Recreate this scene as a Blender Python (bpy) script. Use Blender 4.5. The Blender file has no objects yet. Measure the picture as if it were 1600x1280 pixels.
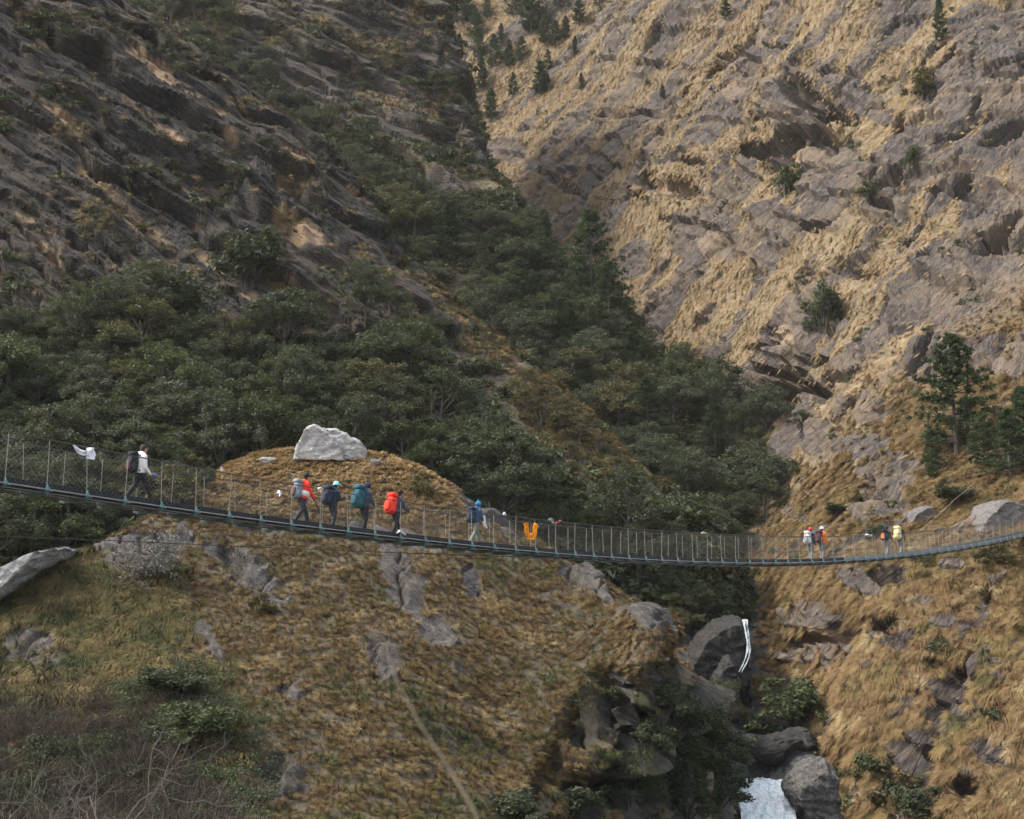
import bpy, bmesh, math, random
import numpy as np
from mathutils import Vector, Matrix

R = math.radians
scene = bpy.context.scene
COL = scene.collection

# ------------------------------------------------------------------ camera, sky, sun, exposure
PITCH = math.atan2(310.0, 2000.0)
cam_data = bpy.data.cameras.new('camera')
cam = bpy.data.objects.new('camera', cam_data)
COL.objects.link(cam)
cam.location = (0, 0, 0)
cam.rotation_euler = (math.pi / 2 + PITCH, 0, 0)
cam_data.lens = 45.0
cam_data.sensor_width = 36.0
cam_data.clip_start = 0.1
cam_data.clip_end = 3000
cam_data.dof.use_dof = True
cam_data.dof.focus_distance = 62.0
cam_data.dof.aperture_fstop = 2.2
scene.camera = cam

SUN_EL, SUN_AZ = R(50), R(-92)          # azimuth from +Y towards +X
world = bpy.data.worlds.new('World')
scene.world = world
world.use_nodes = True
wn = world.node_tree.nodes
wl = world.node_tree.links
for n in list(wn): wn.remove(n)
w_out = wn.new('ShaderNodeOutputWorld')
w_bg = wn.new('ShaderNodeBackground')
w_sky = wn.new('ShaderNodeTexSky')
w_sky.sky_type = 'NISHITA'
w_sky.sun_disc = False
w_sky.sun_elevation = SUN_EL
w_sky.sun_rotation = SUN_AZ
w_sky.air_density = 1.0
w_sky.dust_density = 3.0
w_sky.ozone_density = 1.0
w_hs = wn.new('ShaderNodeHueSaturation')
w_hs.inputs['Saturation'].default_value = 0.5      # overcast: a greyer sky
wl.new(w_sky.outputs[0], w_hs.inputs['Color'])
wl.new(w_hs.outputs[0], w_bg.inputs[0])
w_bg.inputs[1].default_value = 0.14
wl.new(w_bg.outputs[0], w_out.inputs[0])

sun_d = bpy.data.lights.new('sun', 'SUN')
sun_d.energy = 1.5
sun_d.angle = R(11)
sun_d.color = (1.0, 0.92, 0.80)
sun = bpy.data.objects.new('sun', sun_d)
COL.objects.link(sun)
sdir = Vector((math.sin(SUN_AZ) * math.cos(SUN_EL), math.cos(SUN_AZ) * math.cos(SUN_EL), math.sin(SUN_EL)))
sun.rotation_euler = sdir.to_track_quat('Z', 'Y').to_euler()
sun.location = sdir * 400

scene.view_settings.view_transform = 'Standard'
scene.view_settings.look = 'None'
scene.view_settings.gamma = 1.0
scene.view_settings.use_curve_mapping = False
scene.view_settings.exposure = 1.62
scene.render.engine = 'CYCLES'
cy = scene.cycles
cy.max_bounces = 5
cy.diffuse_bounces = 3
cy.glossy_bounces = 2
cy.transmission_bounces = 2
cy.volume_bounces = 0
cy.transparent_max_bounces = 4
cy.use_denoising = True
cy.use_adaptive_sampling = True
cy.adaptive_threshold = 0.012
try:
    cy.denoiser = 'OPENIMAGEDENOISE'
    cy.denoising_input_passes = 'RGB_ALBEDO_NORMAL'
    cy.denoising_prefilter = 'ACCURATE'
except Exception:
    pass

random.seed(7)
RNG = np.random.default_rng(11)

# ------------------------------------------------------------------ projection helpers
CT, ST = math.cos(PITCH), math.sin(PITCH)
def at(px, py, Y):
    px = np.asarray(px, float); py = np.asarray(py, float); Y = np.asarray(Y, float)
    u = (px - 800) / 2000.0; v = (640 - py) / 2000.0
    dy = CT - v * ST; dz = ST + v * CT
    return np.stack([u / dy * Y, Y + 0 * u, dz / dy * Y], -1)
def to_px(P):
    P = np.asarray(P, float)
    f = P[..., 1] * CT + P[..., 2] * ST
    up = -P[..., 1] * ST + P[..., 2] * CT
    f = np.where(f < 0.1, 0.1, f)
    return 800 + 2000 * P[..., 0] / f, 640 - 2000 * up / f

# ------------------------------------------------------------------ noise
def _h(ix, iy, iz, seed):
    h = (ix * np.uint32(374761393)) ^ (iy * np.uint32(668265263)) ^ (iz * np.uint32(2246822519)) ^ np.uint32(seed * 977 + 131)
    h = (h ^ (h >> np.uint32(13))) * np.uint32(1274126177)
    h = (h ^ (h >> np.uint32(15))) * np.uint32(2246822519)
    return ((h ^ (h >> np.uint32(16))) & np.uint32(0xffffff)).astype(np.float32) / np.float32(0xffffff)
def hash1(k, seed=0):
    k = np.asarray(k).astype(np.int64).astype(np.uint32)
    return _h(k, np.uint32(7), np.uint32(3), seed)
def hash2(k, j, seed=0):
    return _h(np.asarray(k).astype(np.int64).astype(np.uint32), np.asarray(j).astype(np.int64).astype(np.uint32), np.uint32(5), seed)
def vnoise(P, seed=0):
    P = P.astype(np.float32)
    I = np.floor(P); f = P - I
    I = I.astype(np.int64).astype(np.uint32)
    f = f * f * (3 - 2 * f)
    x, y, z = I[..., 0], I[..., 1], I[..., 2]; one = np.uint32(1)
    fx, fy, fz = f[..., 0], f[..., 1], f[..., 2]
    def l(a, b, t): return a + (b - a) * t
    c00 = l(_h(x, y, z, seed), _h(x + one, y, z, seed), fx)
    c10 = l(_h(x, y + one, z, seed), _h(x + one, y + one, z, seed), fx)
    c01 = l(_h(x, y, z + one, seed), _h(x + one, y, z + one, seed), fx)
    c11 = l(_h(x, y + one, z + one, seed), _h(x + one, y + one, z + one, seed), fx)
    return l(l(c00, c10, fy), l(c01, c11, fy), fz) * 2 - 1
def fbm(P, octs=4, seed=0, gain=0.5):
    s = 0; a = 1.0; n = 0
    for i in range(octs):
        s = s + a * vnoise(P * (2.03 ** i) + 17.3 * i, seed + i); n += a; a *= gain
    return s / n
def sstep(a, b, x):
    t = np.clip((x - a) / (b - a), 0, 1); return t * t * (3 - 2 * t)
def unit(v):
    v = np.asarray(v, float); return v / np.linalg.norm(v)

def strata(P, b, s, T, L, A, seed, warp=0.35, tilt=0.6, crack=0.0):
    """Bedded rock: beds of thickness T along b, broken every L along s."""
    w = fbm(P / (3.5 * T), 3, seed)
    h = P @ b / T + warp * w * 2
    h = h + 0.3 * vnoise(P / (1.1 * T), seed + 9)
    k = np.floor(h); f = h - k
    jit = 0.7 * vnoise(P / (0.8 * L), seed + 5)
    def bed(kk):
        a = P @ s / L + hash1(kk, seed) * 9 + jit
        ka = np.floor(a); fa = a - ka
        r0, r1 = hash2(kk, ka, seed), hash2(kk, ka + 1, seed)
        return r0 + (r1 - r0) * sstep(.90, 1, fa)
    r = bed(k); t = sstep(.90, 1, f)                                  # the step up to the next bed, with a real slope
    d = (A * (r - 0.5) - A * tilt * (f - 0.5)) * (1 - t) + t * (A * (bed(k + 1) - 0.5) + A * tilt * .5)
    if crack:
        on = hash1(k, seed + 3) > 0.45
        d = d - crack * np.where(on, sstep(0.74, 0.86, f) * sstep(1.0, 0.94, f), 0)
    return d, f, k, r

# ------------------------------------------------------------------ meshes and objects
def mesh_np(name, V, F, smooth=False):
    """F is an (n,3) or (n,4) array, or a list of such arrays."""
    m = bpy.data.meshes.new(name)
    Fs = [np.asarray(f) for f in (F if isinstance(F, list) else [F]) if len(f)]
    V = np.asarray(V, np.float32)
    m.vertices.add(len(V)); m.vertices.foreach_set('co', V.ravel())
    loops = np.concatenate([f.ravel() for f in Fs]).astype(np.int32)
    tot = np.concatenate([np.full(len(f), f.shape[1]) for f in Fs])
    start = np.concatenate([[0], np.cumsum(tot)[:-1]]).astype(np.int32)
    m.loops.add(len(loops)); m.loops.foreach_set('vertex_index', loops)
    m.polygons.add(len(tot)); m.polygons.foreach_set('loop_start', start)
    m.update(calc_edges=True)
    m.polygons.foreach_set('use_smooth', np.full(len(tot), smooth, dtype=bool))
    return m
def obj(name, mesh, mat=None, parent=None):
    o = bpy.data.objects.new(name, mesh)
    COL.objects.link(o)
    if mat is not None:
        for mm in (mat if isinstance(mat, (list, tuple)) else [mat]): mesh.materials.append(mm)
    if parent is not None: o.parent = parent
    return o
def tag(o, label=None, cat=None, group=None, kind=None):
    if label: o['label'] = label
    if cat: o['category'] = cat
    if group: o['group'] = group
    if kind: o['kind'] = kind
    return o
def empty(name, loc=(0, 0, 0), rz=0):
    o = bpy.data.objects.new(name, None)
    o.empty_display_size = 0.3
    COL.objects.link(o)
    o.location = loc; o.rotation_euler = (0, 0, rz)
    return o
KIDS = {}
def copy_tree(root, loc, rz=0, sc=1.0, tilt=(0, 0)):
    c = root.copy(); COL.objects.link(c)
    c.location = loc; c.rotation_euler = (tilt[0], tilt[1], rz)
    c.scale = (sc, sc, sc) if np.isscalar(sc) else sc
    for ch in KIDS[root.name]:
        d = ch.copy(); COL.objects.link(d); d.parent = c
    return c

class MB:
    """Collects shapes into one mesh."""
    def __init__(s): s.V = []; s.T = []; s.Q = []; s.n = 0; s.mi = []
    def add(s, V, Q=None, T=None):
        V = np.asarray(V, float).reshape(-1, 3); s.V.append(V)
        if Q is not None and len(Q): s.Q.append(np.asarray(Q) + s.n)
        if T is not None and len(T): s.T.append(np.asarray(T) + s.n)
        s.n += len(V)
    def tube(s, pts, rad, sides=6, caps=True):
        pts = np.asarray(pts, float); n = len(pts)
        rad = np.full(n, rad, float) if np.isscalar(rad) else np.asarray(rad, float)
        tg = np.gradient(pts, axis=0); tg /= np.linalg.norm(tg, axis=1)[:, None] + 1e-12
        ref = np.array([0, 0, 1.0]) if abs(tg[:, 2].mean()) < 0.8 else np.array([1.0, 0, 0])
        A = np.cross(tg, ref); A /= np.linalg.norm(A, axis=1)[:, None] + 1e-12
        B = np.cross(tg, A)
        an = np.arange(sides) * 2 * math.pi / sides
        ring = pts[:, None] + rad[:, None, None] * (A[:, None] * np.cos(an)[None, :, None] + B[:, None] * np.sin(an)[None, :, None])
        i = np.arange(n - 1)[:, None] * sides; j = np.arange(sides)[None]; j2 = (j + 1) % sides
        Q = np.stack([i + j, i + j2, i + sides + j2, i + sides + j], -1).reshape(-1, 4)
        V = ring.reshape(-1, 3); T = []
        if caps:
            V = np.vstack([V, pts[:1], pts[-1:]]); c0 = n * sides; c1 = c0 + 1
            jj = np.arange(sides); k2 = (jj + 1) % sides
            T = np.vstack([np.stack([jj * 0 + c0, k2, jj], 1), np.stack([jj * 0 + c1, (n - 1) * sides + jj, (n - 1) * sides + k2], 1)])
        s.add(V, Q, T); return s
    def box(s, c, ax, ay, az):
        c = np.asarray(c, float); ax, ay, az = (np.asarray(q, float) for q in (ax, ay, az))
        V = [c + i * ax + j * ay + k * az for k in (-.5, .5) for j in (-.5, .5) for i in (-.5, .5)]
        s.add(V, [[0, 2, 3, 1], [4, 5, 7, 6], [0, 1, 5, 4], [2, 6, 7, 3], [0, 4, 6, 2], [1, 3, 7, 5]]); return s
    def ball(s, c, r, nu=10, nv=7, e=1.0):
        c = np.asarray(c, float); r = np.asarray(r if not np.isscalar(r) else (r, r, r), float)
        sp = lambda x: np.sign(x) * np.abs(x) ** e
        v = np.linspace(-math.pi / 2, math.pi / 2, nv + 2)[1:-1]; u = np.arange(nu) * 2 * math.pi / nu
        ring = np.stack([sp(np.cos(v))[:, None] * sp(np.cos(u))[None], sp(np.cos(v))[:, None] * sp(np.sin(u))[None], sp(np.sin(v))[:, None] + 0 * u[None]], -1)
        V = np.vstack([ring.reshape(-1, 3), [[0, 0, -1], [0, 0, 1]]]) * r + c
        i = np.arange(nv - 1)[:, None] * nu; j = np.arange(nu)[None]; j2 = (j + 1) % nu
        Q = np.stack([i + j, i + j2, i + nu + j2, i + nu + j], -1).reshape(-1, 4)
        jj = np.arange(nu); k2 = (jj + 1) % nu; b = nv * nu
        T = np.vstack([np.stack([jj * 0 + b, k2, jj], 1), np.stack([jj * 0 + b + 1, (nv - 1) * nu + jj, (nv - 1) * nu + k2], 1)])
        s.add(V, Q, T); return s
    def capsule(s, p0, p1, r0, r1, sides=10):
        p0 = np.asarray(p0, float); p1 = np.asarray(p1, float); d = p1 - p0; L = np.linalg.norm(d) + 1e-9; d = d / L
        pts = [p0 - d * r0 * .95, p0 - d * r0 * .75, p0 - d * r0 * .4, p0, p1, p1 + d * r1 * .4, p1 + d * r1 * .75, p1 + d * r1 * .95]
        rr = [r0 * .3, r0 * .66, r0 * .92, r0, r1, r1 * .92, r1 * .66, r1 * .3]
        return s.tube(pts, rr, sides)
    def mesh(s, name, smooth=False):
        F = []
        if s.Q: F.append(np.vstack(s.Q))
        if s.T: F.append(np.vstack(s.T))
        return mesh_np(name, np.vstack(s.V), F, smooth)
    def build(s, name, mat, parent=None, smooth=False):
        return obj(name, s.mesh(name, smooth), mat, parent)

# ------------------------------------------------------------------ material helpers
class NT:
    def __init__(s, name):
        s.m = bpy.data.materials.new(name); s.m.use_nodes = True
        s.t = s.m.node_tree; s.t.nodes.clear()
        s.out = s.n('ShaderNodeOutputMaterial')
        s.b = s.n('ShaderNodeBsdfPrincipled')
        s.b.inputs['Specular IOR Level'].default_value = 0.25
        s.b.inputs['Roughness'].default_value = 0.85
        s.l(s.b.outputs[0], s.out.inputs[0])
    def n(s, t, **k):
        x = s.t.nodes.new(t)
        for a, v in k.items(): setattr(x, a, v)
        return x
    def l(s, a, b): s.t.links.new(a, b)
    def pos(s): return s.n('ShaderNodeNewGeometry').outputs['Position']
    def attr(s, name, inst=False):
        x = s.n('ShaderNodeAttribute', attribute_name=name)
        if inst: x.attribute_type = 'INSTANCER'
        return x.outputs['Fac']
    def rnd(s): return s.n('ShaderNodeObjectInfo').outputs['Random']
    def noise(s, vec, scale, detail=4, rough=0.55, dist=0.0):
        x = s.n('ShaderNodeTexNoise'); x.inputs['Scale'].default_value = scale
        x.inputs['Detail'].default_value = detail; x.inputs['Roughness'].default_value = rough
        x.inputs['Distortion'].default_value = dist
        if vec is not None: s.l(vec, x.inputs['Vector'])
        return x.outputs['Fac']
    def stretch(s, vec, rot, scale):
        x = s.n('ShaderNodeMapping', vector_type='TEXTURE')
        x.inputs['Rotation'].default_value = rot; x.inputs['Scale'].default_value = scale
        s.l(vec, x.inputs['Vector']); return x.outputs[0]
    def ramp(s, fac, stops, interp='LINEAR'):
        x = s.n('ShaderNodeValToRGB'); r = x.color_ramp; r.interpolation = interp
        while len(r.elements) < len(stops): r.elements.new(0.5)
        for e, (p, c) in zip(r.elements, stops):
            e.position = p; e.color = (c[0], c[1], c[2], 1) if not np.isscalar(c) else (c, c, c, 1)
        s.l(fac, x.inputs[0]); return x.outputs[0]
    def mix(s, fac, a, b, mode='MIX'):
        x = s.n('ShaderNodeMix', data_type='RGBA', blend_type=mode)
        for sock, v in ((x.inputs[0], fac), (x.inputs[6], a), (x.inputs[7], b)):
            if hasattr(v, 'is_output'): s.l(v, sock)
            elif np.isscalar(v): sock.default_value = v
            else: sock.default_value = (v[0], v[1], v[2], 1)
        return x.outputs[2]
    def math(s, op, a, b=0.0, clamp=False):
        x = s.n('ShaderNodeMath', operation=op); x.use_clamp = clamp
        for sock, v in ((x.inputs[0], a), (x.inputs[1], b)):
            if hasattr(v, 'is_output'): s.l(v, sock)
            else: sock.default_value = v
        return x.outputs[0]
    def bump(s, h, strength=0.5, dist=0.1):
        x = s.n('ShaderNodeBump'); x.inputs['Strength'].default_value = strength; x.inputs['Distance'].default_value = dist
        s.l(h, x.inputs['Height']); s.l(x.outputs[0], s.b.inputs['Normal'])
    def color(s, c):
        if hasattr(c, 'is_output'): s.l(c, s.b.inputs['Base Color'])
        else: s.b.inputs['Base Color'].default_value = (c[0], c[1], c[2], 1)
        return s
def plain(name, c, rough=0.8, metal=0.0, var=0.25, scale=6.0):
    t = NT(name)
    v = t.noise(t.n('ShaderNodeTexCoord').outputs['Object'], scale, 3)
    t.color(t.mix(v, [q * (1 - var) for q in c], [min(1, q * (1 + var)) for q in c]))
    t.b.inputs['Roughness'].default_value = rough; t.b.inputs['Metallic'].default_value = metal
    return t.m

def ground_mat(name, soil, soil2, rockA, rockB, rockC, fresh, rot, st, sc=1.0, bump=0.35):
    """Slope: soil and litter, bare bedded rock where the 'rock' attribute says so, fresh tan breaks where 'fresh' says so."""
    t = NT(name); p = t.pos()
    n1 = t.noise(p, 0.35 * sc, 6, 0.65); n2 = t.noise(p, 1.7 * sc, 5, 0.7)
    g = t.mix(t.ramp(n1, [(0.35, 0.0), (0.65, 1.0)]), soil, soil2)
    g = t.mix(t.ramp(n2, [(0.3, 0.0), (0.75, 1.0)]), t.mix(0.55, g, (0, 0, 0)), t.mix(0.12, g, (1, .9, .7)))
    sv = t.stretch(p, rot, st)
    s1 = t.noise(sv, 0.55 * sc, 6, 0.7, 0.3); s2 = t.noise(sv, 2.4 * sc, 6, 0.75); s3 = t.noise(sv, 8.0 * sc, 4, 0.7)
    vor = t.n('ShaderNodeTexVoronoi', feature='DISTANCE_TO_EDGE'); vor.inputs['Scale'].default_value = 0.9 * sc
    wv = t.n('ShaderNodeVectorMath', operation='ADD'); nzv = t.n('ShaderNodeTexNoise'); nzv.inputs['Scale'].default_value = 1.2 * sc; nzv.inputs['Detail'].default_value = 4
    t.l(sv, nzv.inputs['Vector']); t.l(sv, wv.inputs[0]); t.l(nzv.outputs['Color'], wv.inputs[1]); t.l(wv.outputs[0], vor.inputs['Vector'])
    crk = t.ramp(vor.outputs['Distance'], [(0.0, 0.0), (0.06, 1.0)])
    r = t.mix(t.ramp(s1, [(0.40, 0.0), (0.60, 1.0)]), rockA, rockB)
    r = t.mix(t.ramp(s2, [(0.50, 0.0), (0.66, 1.0)]), r, rockC)
    r = t.mix(t.ramp(s3, [(0.52, 0.0), (0.64, 0.75)]), r, [q * .55 for q in rockA])
    n3 = t.noise(p, 0.12 * sc, 4, 0.6)
    r = t.mix(t.ramp(n3, [(0.45, 0.0), (0.7, 0.75)]), r, t.mix(0.5, rockB, soil2))
    n4 = t.noise(p, 1.1 * sc, 5, 0.7)
    r = t.mix(t.ramp(n4, [(0.54, 0.0), (0.66, 0.6)]), r, t.mix(0.35, soil, rockA))
    r = t.mix(t.attr('moss_shade'), r, t.mix(t.ramp(n4, [(.4, 0.0), (.6, 1.0)]), [q * .38 for q in rockA], (.030, .032, .016)))  # moss together with painted shade, both mixed into the rock colour
    r = t.mix(t.attr('fresh'), r, t.mix(t.ramp(s2, [(0.3, 0.0), (0.7, 1.0)]), fresh, t.mix(0.45, fresh, rockA)))
    r = t.mix(t.math('MULTIPLY', t.math('SUBTRACT', 1.0, crk), 0.3), r, [q * .35 for q in rockA])
    edge = t.math('ADD', t.attr('rock'), t.math('MULTIPLY', t.math('SUBTRACT', n2, 0.5), 0.7))
    c = t.mix(t.ramp(edge, [(0.38, 0.0), (0.58, 1.0)]), g, r)
    t.color(c)
    h = t.math('ADD', t.math('ADD', t.math('MULTIPLY', s2, 0.9), t.math('MULTIPLY', s3, 0.35)), t.math('MULTIPLY', crk, 0.25))
    t.bump(h, min(1.0, bump * 1.6), 0.6 / sc)
    t.b.inputs['Roughness'].default_value = 0.9
    return t.m

# ------------------------------------------------------------------ terrain sheets
def spline(C, nr, nc):
    """Catmull-Rom through a control grid C (r, c, 3)."""
    def interp(A, n):
        k = A.shape[0]
        t = np.linspace(0, k - 1, n); i = np.clip(np.floor(t).astype(int), 0, k - 2); f = (t - i)[:, None, None]
        Ap = np.concatenate([2 * A[:1] - A[1:2], A, 2 * A[-1:] - A[-2:-1]])
        p0, p1, p2, p3 = Ap[i], Ap[i + 1], Ap[i + 2], Ap[i + 3]
        return 0.5 * (2 * p1 + (p2 - p0) * f + (2 * p0 - 5 * p1 + 4 * p2 - p3) * f ** 2 + (3 * p1 - p0 - 3 * p2 + p3) * f ** 3)
    A = interp(C, nr)
    return interp(A.transpose(1, 0, 2), nc).transpose(1, 0, 2)
def normals(P):
    du = np.gradient(P, axis=1); dv = np.gradient(P, axis=0)
    N = np.cross(du, dv); N /= np.linalg.norm(N, axis=-1)[..., None] + 1e-9
    return N
def blobs(px, py, lst, wob):
    """Authored patches (px, py, rx, ry, degrees, value) with ragged edges."""
    m = np.zeros(px.shape)
    for (cx, cyy, rx, ry, deg, val) in lst:
        reach = 2.6 * max(rx, ry)
        near_ = np.flatnonzero((np.abs(px - cx) < reach) & (np.abs(py - cyy) < reach))
        if not len(near_): continue
        a = R(deg); dx = px[near_] - cx; dy = -(py[near_] - cyy)
        u = (dx * math.cos(a) + dy * math.sin(a)) / rx; v = (-dx * math.sin(a) + dy * math.cos(a)) / ry
        d = np.sqrt(u * u + v * v) + wob[near_]
        m[near_] = np.maximum(m[near_], val * sstep(1.15, 0.75, d))
    return m
LAY = {}
def sheet(name, C, nr, nc, fn, mat, label, soft=0.0):
    P = spline(np.asarray(C, float), nr, nc)
    N = normals(P)
    px, py = to_px(P)
    flat = P.reshape(-1, 3)
    d, at_ = fn(flat, N.reshape(-1, 3), px.ravel(), py.ravel())
    g = np.asarray(d, float).reshape(nr, nc)                          # soften single-vertex spikes
    for ax in (0, 1):
        q = np.pad(g, [(1, 1) if k == ax else (0, 0) for k in (0, 1)], mode='edge')
        h = (q[:-2] + 2 * q[1:-1] + q[2:]) / 4 if ax == 0 else (q[:, :-2] + 2 * q[:, 1:-1] + q[:, 2:]) / 4
        g = g * (1 - soft) + h * soft
    D = (flat + N.reshape(-1, 3) * g.reshape(-1)[:, None]).reshape(nr, nc, 3)
    i = np.arange(nr - 1)[:, None] * nc; j = np.arange(nc - 1)[None]
    Q = np.stack([i + j, i + j + 1, i + nc + j + 1, i + nc + j], -1).reshape(-1, 4)
    m = mesh_np(name, D.reshape(-1, 3), Q, False)
    for k in ('rock', 'fresh', 'moss_shade'):
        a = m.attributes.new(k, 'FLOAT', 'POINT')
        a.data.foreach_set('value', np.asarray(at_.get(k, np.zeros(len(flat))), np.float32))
    o = obj(name, m, mat)
    tag(o, label, None, None, 'structure')
    ppx, ppy = to_px(D)
    LAY[name] = dict(P=D, N=normals(D), N0=N, px=ppx, py=ppy, **{k: v.reshape(nr, nc) for k, v in at_.items()})
    return o
def surf(name, px, py):
    """The point of a sheet seen at that place in the picture, the nearer one where it folds."""
    L = LAY[name]
    d = (L['px'] - px) ** 2 + (L['py'] - py) ** 2
    d = d + np.maximum(0, L['P'][..., 1] - 600) * 10
    near = d < max(16.0, d.min() * 1.5 + 4)
    yy = np.where(near, L['P'][..., 1], 1e9)
    k = np.unravel_index(np.argmin(yy), yy.shape)
    return L['P'][k], L['N0'][k]

# ---- the grassy hill under the bridge
colsA = [
 [(-420,1400,40),(-410,1330,45),(-400,1280,49),(-390,1235,54),(-380,1195,58),(-370,1160,62)],
 [(-190,1400,41),(-180,1300,46),(-170,1220,50),(-160,1150,55),(-150,1090,60),(-140,1040,64)],
 [(-70,1400,41.5),(-62,1290,46),(-55,1200,51),(-48,1110,56),(-42,1030,61),(-36,962,66)],
 [(40,1400,42),(46,1290,46.5),(52,1180,51.5),(60,1075,57),(68,975,63),(75,890,68)],
 [(118,1400,42),(124,1290,47),(130,1180,52),(138,1070,58),(145,955,64.5),(152,852,70.5)],
 [(200,1400,42),(204,1285,47),(208,1170,52.5),(212,1055,58.5),(215,935,65.5),(218,816,73)],
 [(320,1400,42.5),(324,1280,47.5),(328,1160,53),(331,1035,60),(334,890,69),(338,748,79)],
 [(450,1400,43.5),(452,1275,48.5),(453,1150,54),(454,1015,61.5),(455,860,71.5),(457,707,83)],
 [(590,1400,45),(592,1275,50),(594,1150,55.5),(597,1015,62.5),(599,865,72),(601,718,82.5)],
 [(690,1400,46.5),(692,1280,51.5),(694,1160,57),(696,1030,63.5),(698,895,71.5),(700,764,80)],
 [(775,1400,48),(778,1280,53.5),(781,1165,59),(784,1045,65),(787,925,71.5),(790,815,78)],
 [(860,1400,53),(864,1290,56),(868,1180,59.5),(874,1085,63.5),(886,975,70),(900,882,76)],
 [(930,1400,57),(934,1300,58.8),(938,1190,60.4),(944,1085,62.6),(955,1000,67.5),(966,930,74)],
 [(1000,1400,60),(1005,1300,61),(1010,1180,61.8),(1020,1075,62.6),(1034,1012,64.5),(1042,986,70)],
 [(1075,1400,64),(1080,1290,65),(1084,1190,66.5),(1080,1105,68.5),(1068,1052,71.5),(1056,1016,75)],
 [(1128,1400,71),(1128,1300,72),(1127,1215,74),(1120,1145,77),(1104,1088,80),(1078,1038,83)],
 [(1166,1400,82),(1162,1320,83),(1157,1240,85),(1149,1172,87),(1134,1112,90),(1098,1055,92)],
 [(1158,1400,100),(1150,1330,101),(1142,1260,103),(1130,1200,105),(1112,1140,106),(1080,1075,106)],
]
bA = unit((0.62, -0.35, 0.70)); sA = unit((0.74, 0.1, -0.66))
ROCK_A = [(385,895,62,26,-33,1),(630,905,26,95,28,.95),(690,990,18,60,30,.7),(905,900,46,14,-33,1),(890,960,40,10,-33,.8),(940,935,25,9,-33,.8),(1000,972,46,19,-32,1),
 (232,850,70,32,8,.9),(455,1085,50,14,-40,.85),(330,1010,14,50,35,.7),(420,830,60,10,-8,.7),(600,1020,26,44,20,.75),(625,840,90,20,-12,.85),(760,800,70,16,-30,.8),
 (60,1020,50,40,0,.6),(330,1255,50,40,-20,.9),(440,1210,40,40,-30,.9),(735,905,14,34,10,.7),(1075,1010,20,30,0,.4)]
def fnA(P, N, px, py):
    wob = 0.95 * fbm(P / 1.5, 4, 41, .6)
    rk = blobs(px, py, ROCK_A, wob)
    brow = 1050 - .20 * (px - 870) + 22 * vnoise(P / 2.2, 3)
    lim = 925 - .55 * (py - 1050) + 26 * vnoise(P / 2.5, 8)
    cliff = sstep(lim - 10, lim + 20, px) * sstep(brow - 4, brow + 8, py)
    patch = sstep(.12, .3, fbm(P / np.array([2.6, 2.6, 1.6]), 3, 19)) * cliff * sstep(1090, 1120, py)     # grassy ledges on it
    cliff = cliff * (1 - .7 * patch)
    side = sstep(1046, 1060, px) * sstep(0, 18, py - (1064 + (px - 1060) * 1.1) + 14 * vnoise(P / 2, 18))
    cliff = np.maximum(cliff, side)
    d1, f1, k1, r1 = strata(P, bA, sA, 2.6, 7.0, 1.3, 3, tilt=.75, crack=.9)
    d2, f2, k2, r2 = strata(P, bA, sA, 0.75, 2.2, 0.42, 13, tilt=.7, crack=.25)
    lump = 0.55 * fbm(P / 4.2, 4, 21) + 0.28 * np.abs(fbm(P * np.array([1, 1, .6]) / 1.1, 3, 31))
    rock = np.clip(np.maximum(rk, cliff), 0, 1)
    d = lump * (1 - .6 * rock) + rock * (0.55 * d1 + d2) + cliff * (.75 * d1 - 1.0 - 2.2 * np.exp(-np.maximum(0, py - brow) / 45)) + .18 * rk
    # a slab that juts over the dark overhang
    d = d + .9 * np.exp(-(((px - 1005) / 52) ** 2 + ((py - 985) / 24) ** 2)) * (1 - cliff)
    rr = np.clip(rock + .25 * (r2 - .5) * rock, 0, 1)
    fr = cliff * (hash2(k1, k2, 5) > .8) * sstep(-.1, .3, vnoise(P / 2, 77))
    moss_shade = cliff * sstep(-.25, .1, vnoise(P / 1.8, 79) - .6 * (fr > 0))  # where moss grows and the overhang's shade is painted in
    return d, dict(rock=rr, fresh=fr, moss_shade=moss_shade, cliff=cliff, lump=lump)

# ---- the left spur: dark bedded cliff above, forest slope below
rowsB = [(1010,-260,86,1140,120),(860,-260,97,1108,124),(760,-260,106,1028,128),(680,-260,115,944,134),(600,-260,124,862,141),(520,-260,131,766,148),(430,-260,138,655,154),
 (340,-260,144,573,160),(230,-260,150,505,166),(100,-260,156,338,172),(-20,-260,162,180,177),(-150,-260,170,20,184)]
C = []
for (py, lx, ly, rx, ry) in rowsB:
    row = []
    for f in (0, .2, .4, .6, .8, .92, 1.0):
        row.append(at(lx + (rx - lx) * f, py, ly + (ry - ly) * (f ** 1.1) - 4.0 * math.sin(math.pi * f)))
    e = row[-1]
    row += [e + np.array([2.5, 9, -1.5]), e + np.array([0, 30, -10.0])]
    C.append(row)
C_B = np.array(C)
bB = unit((0.50, -0.30, 0.80)); sB = unit((0.82, 0.05, -0.57))
FRESH_B = [(465,368,48,16,-38,1),(105,185,44,10,-48,1),(70,160,30,7,-45,.9),(265,210,30,10,-40,.9),(150,275,36,9,-35,.9),(225,350,70,12,-36,.6),(325,400,30,9,-38,.9),
 (45,40,40,10,-45,.8),(240,420,40,7,-38,.8),(445,285,16,9,-40,.9),(360,215,16,7,-40,.8),(80,400,26,6,-45,.8),(40,345,20,6,-40,.7),(480,490,60,8,-45,.5),(810,548,16,14,-40,1),(395,465,20,8,-30,.8),(200,150,20,6,-45,.6),(300,300,25,5,-38,.5)]
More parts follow.
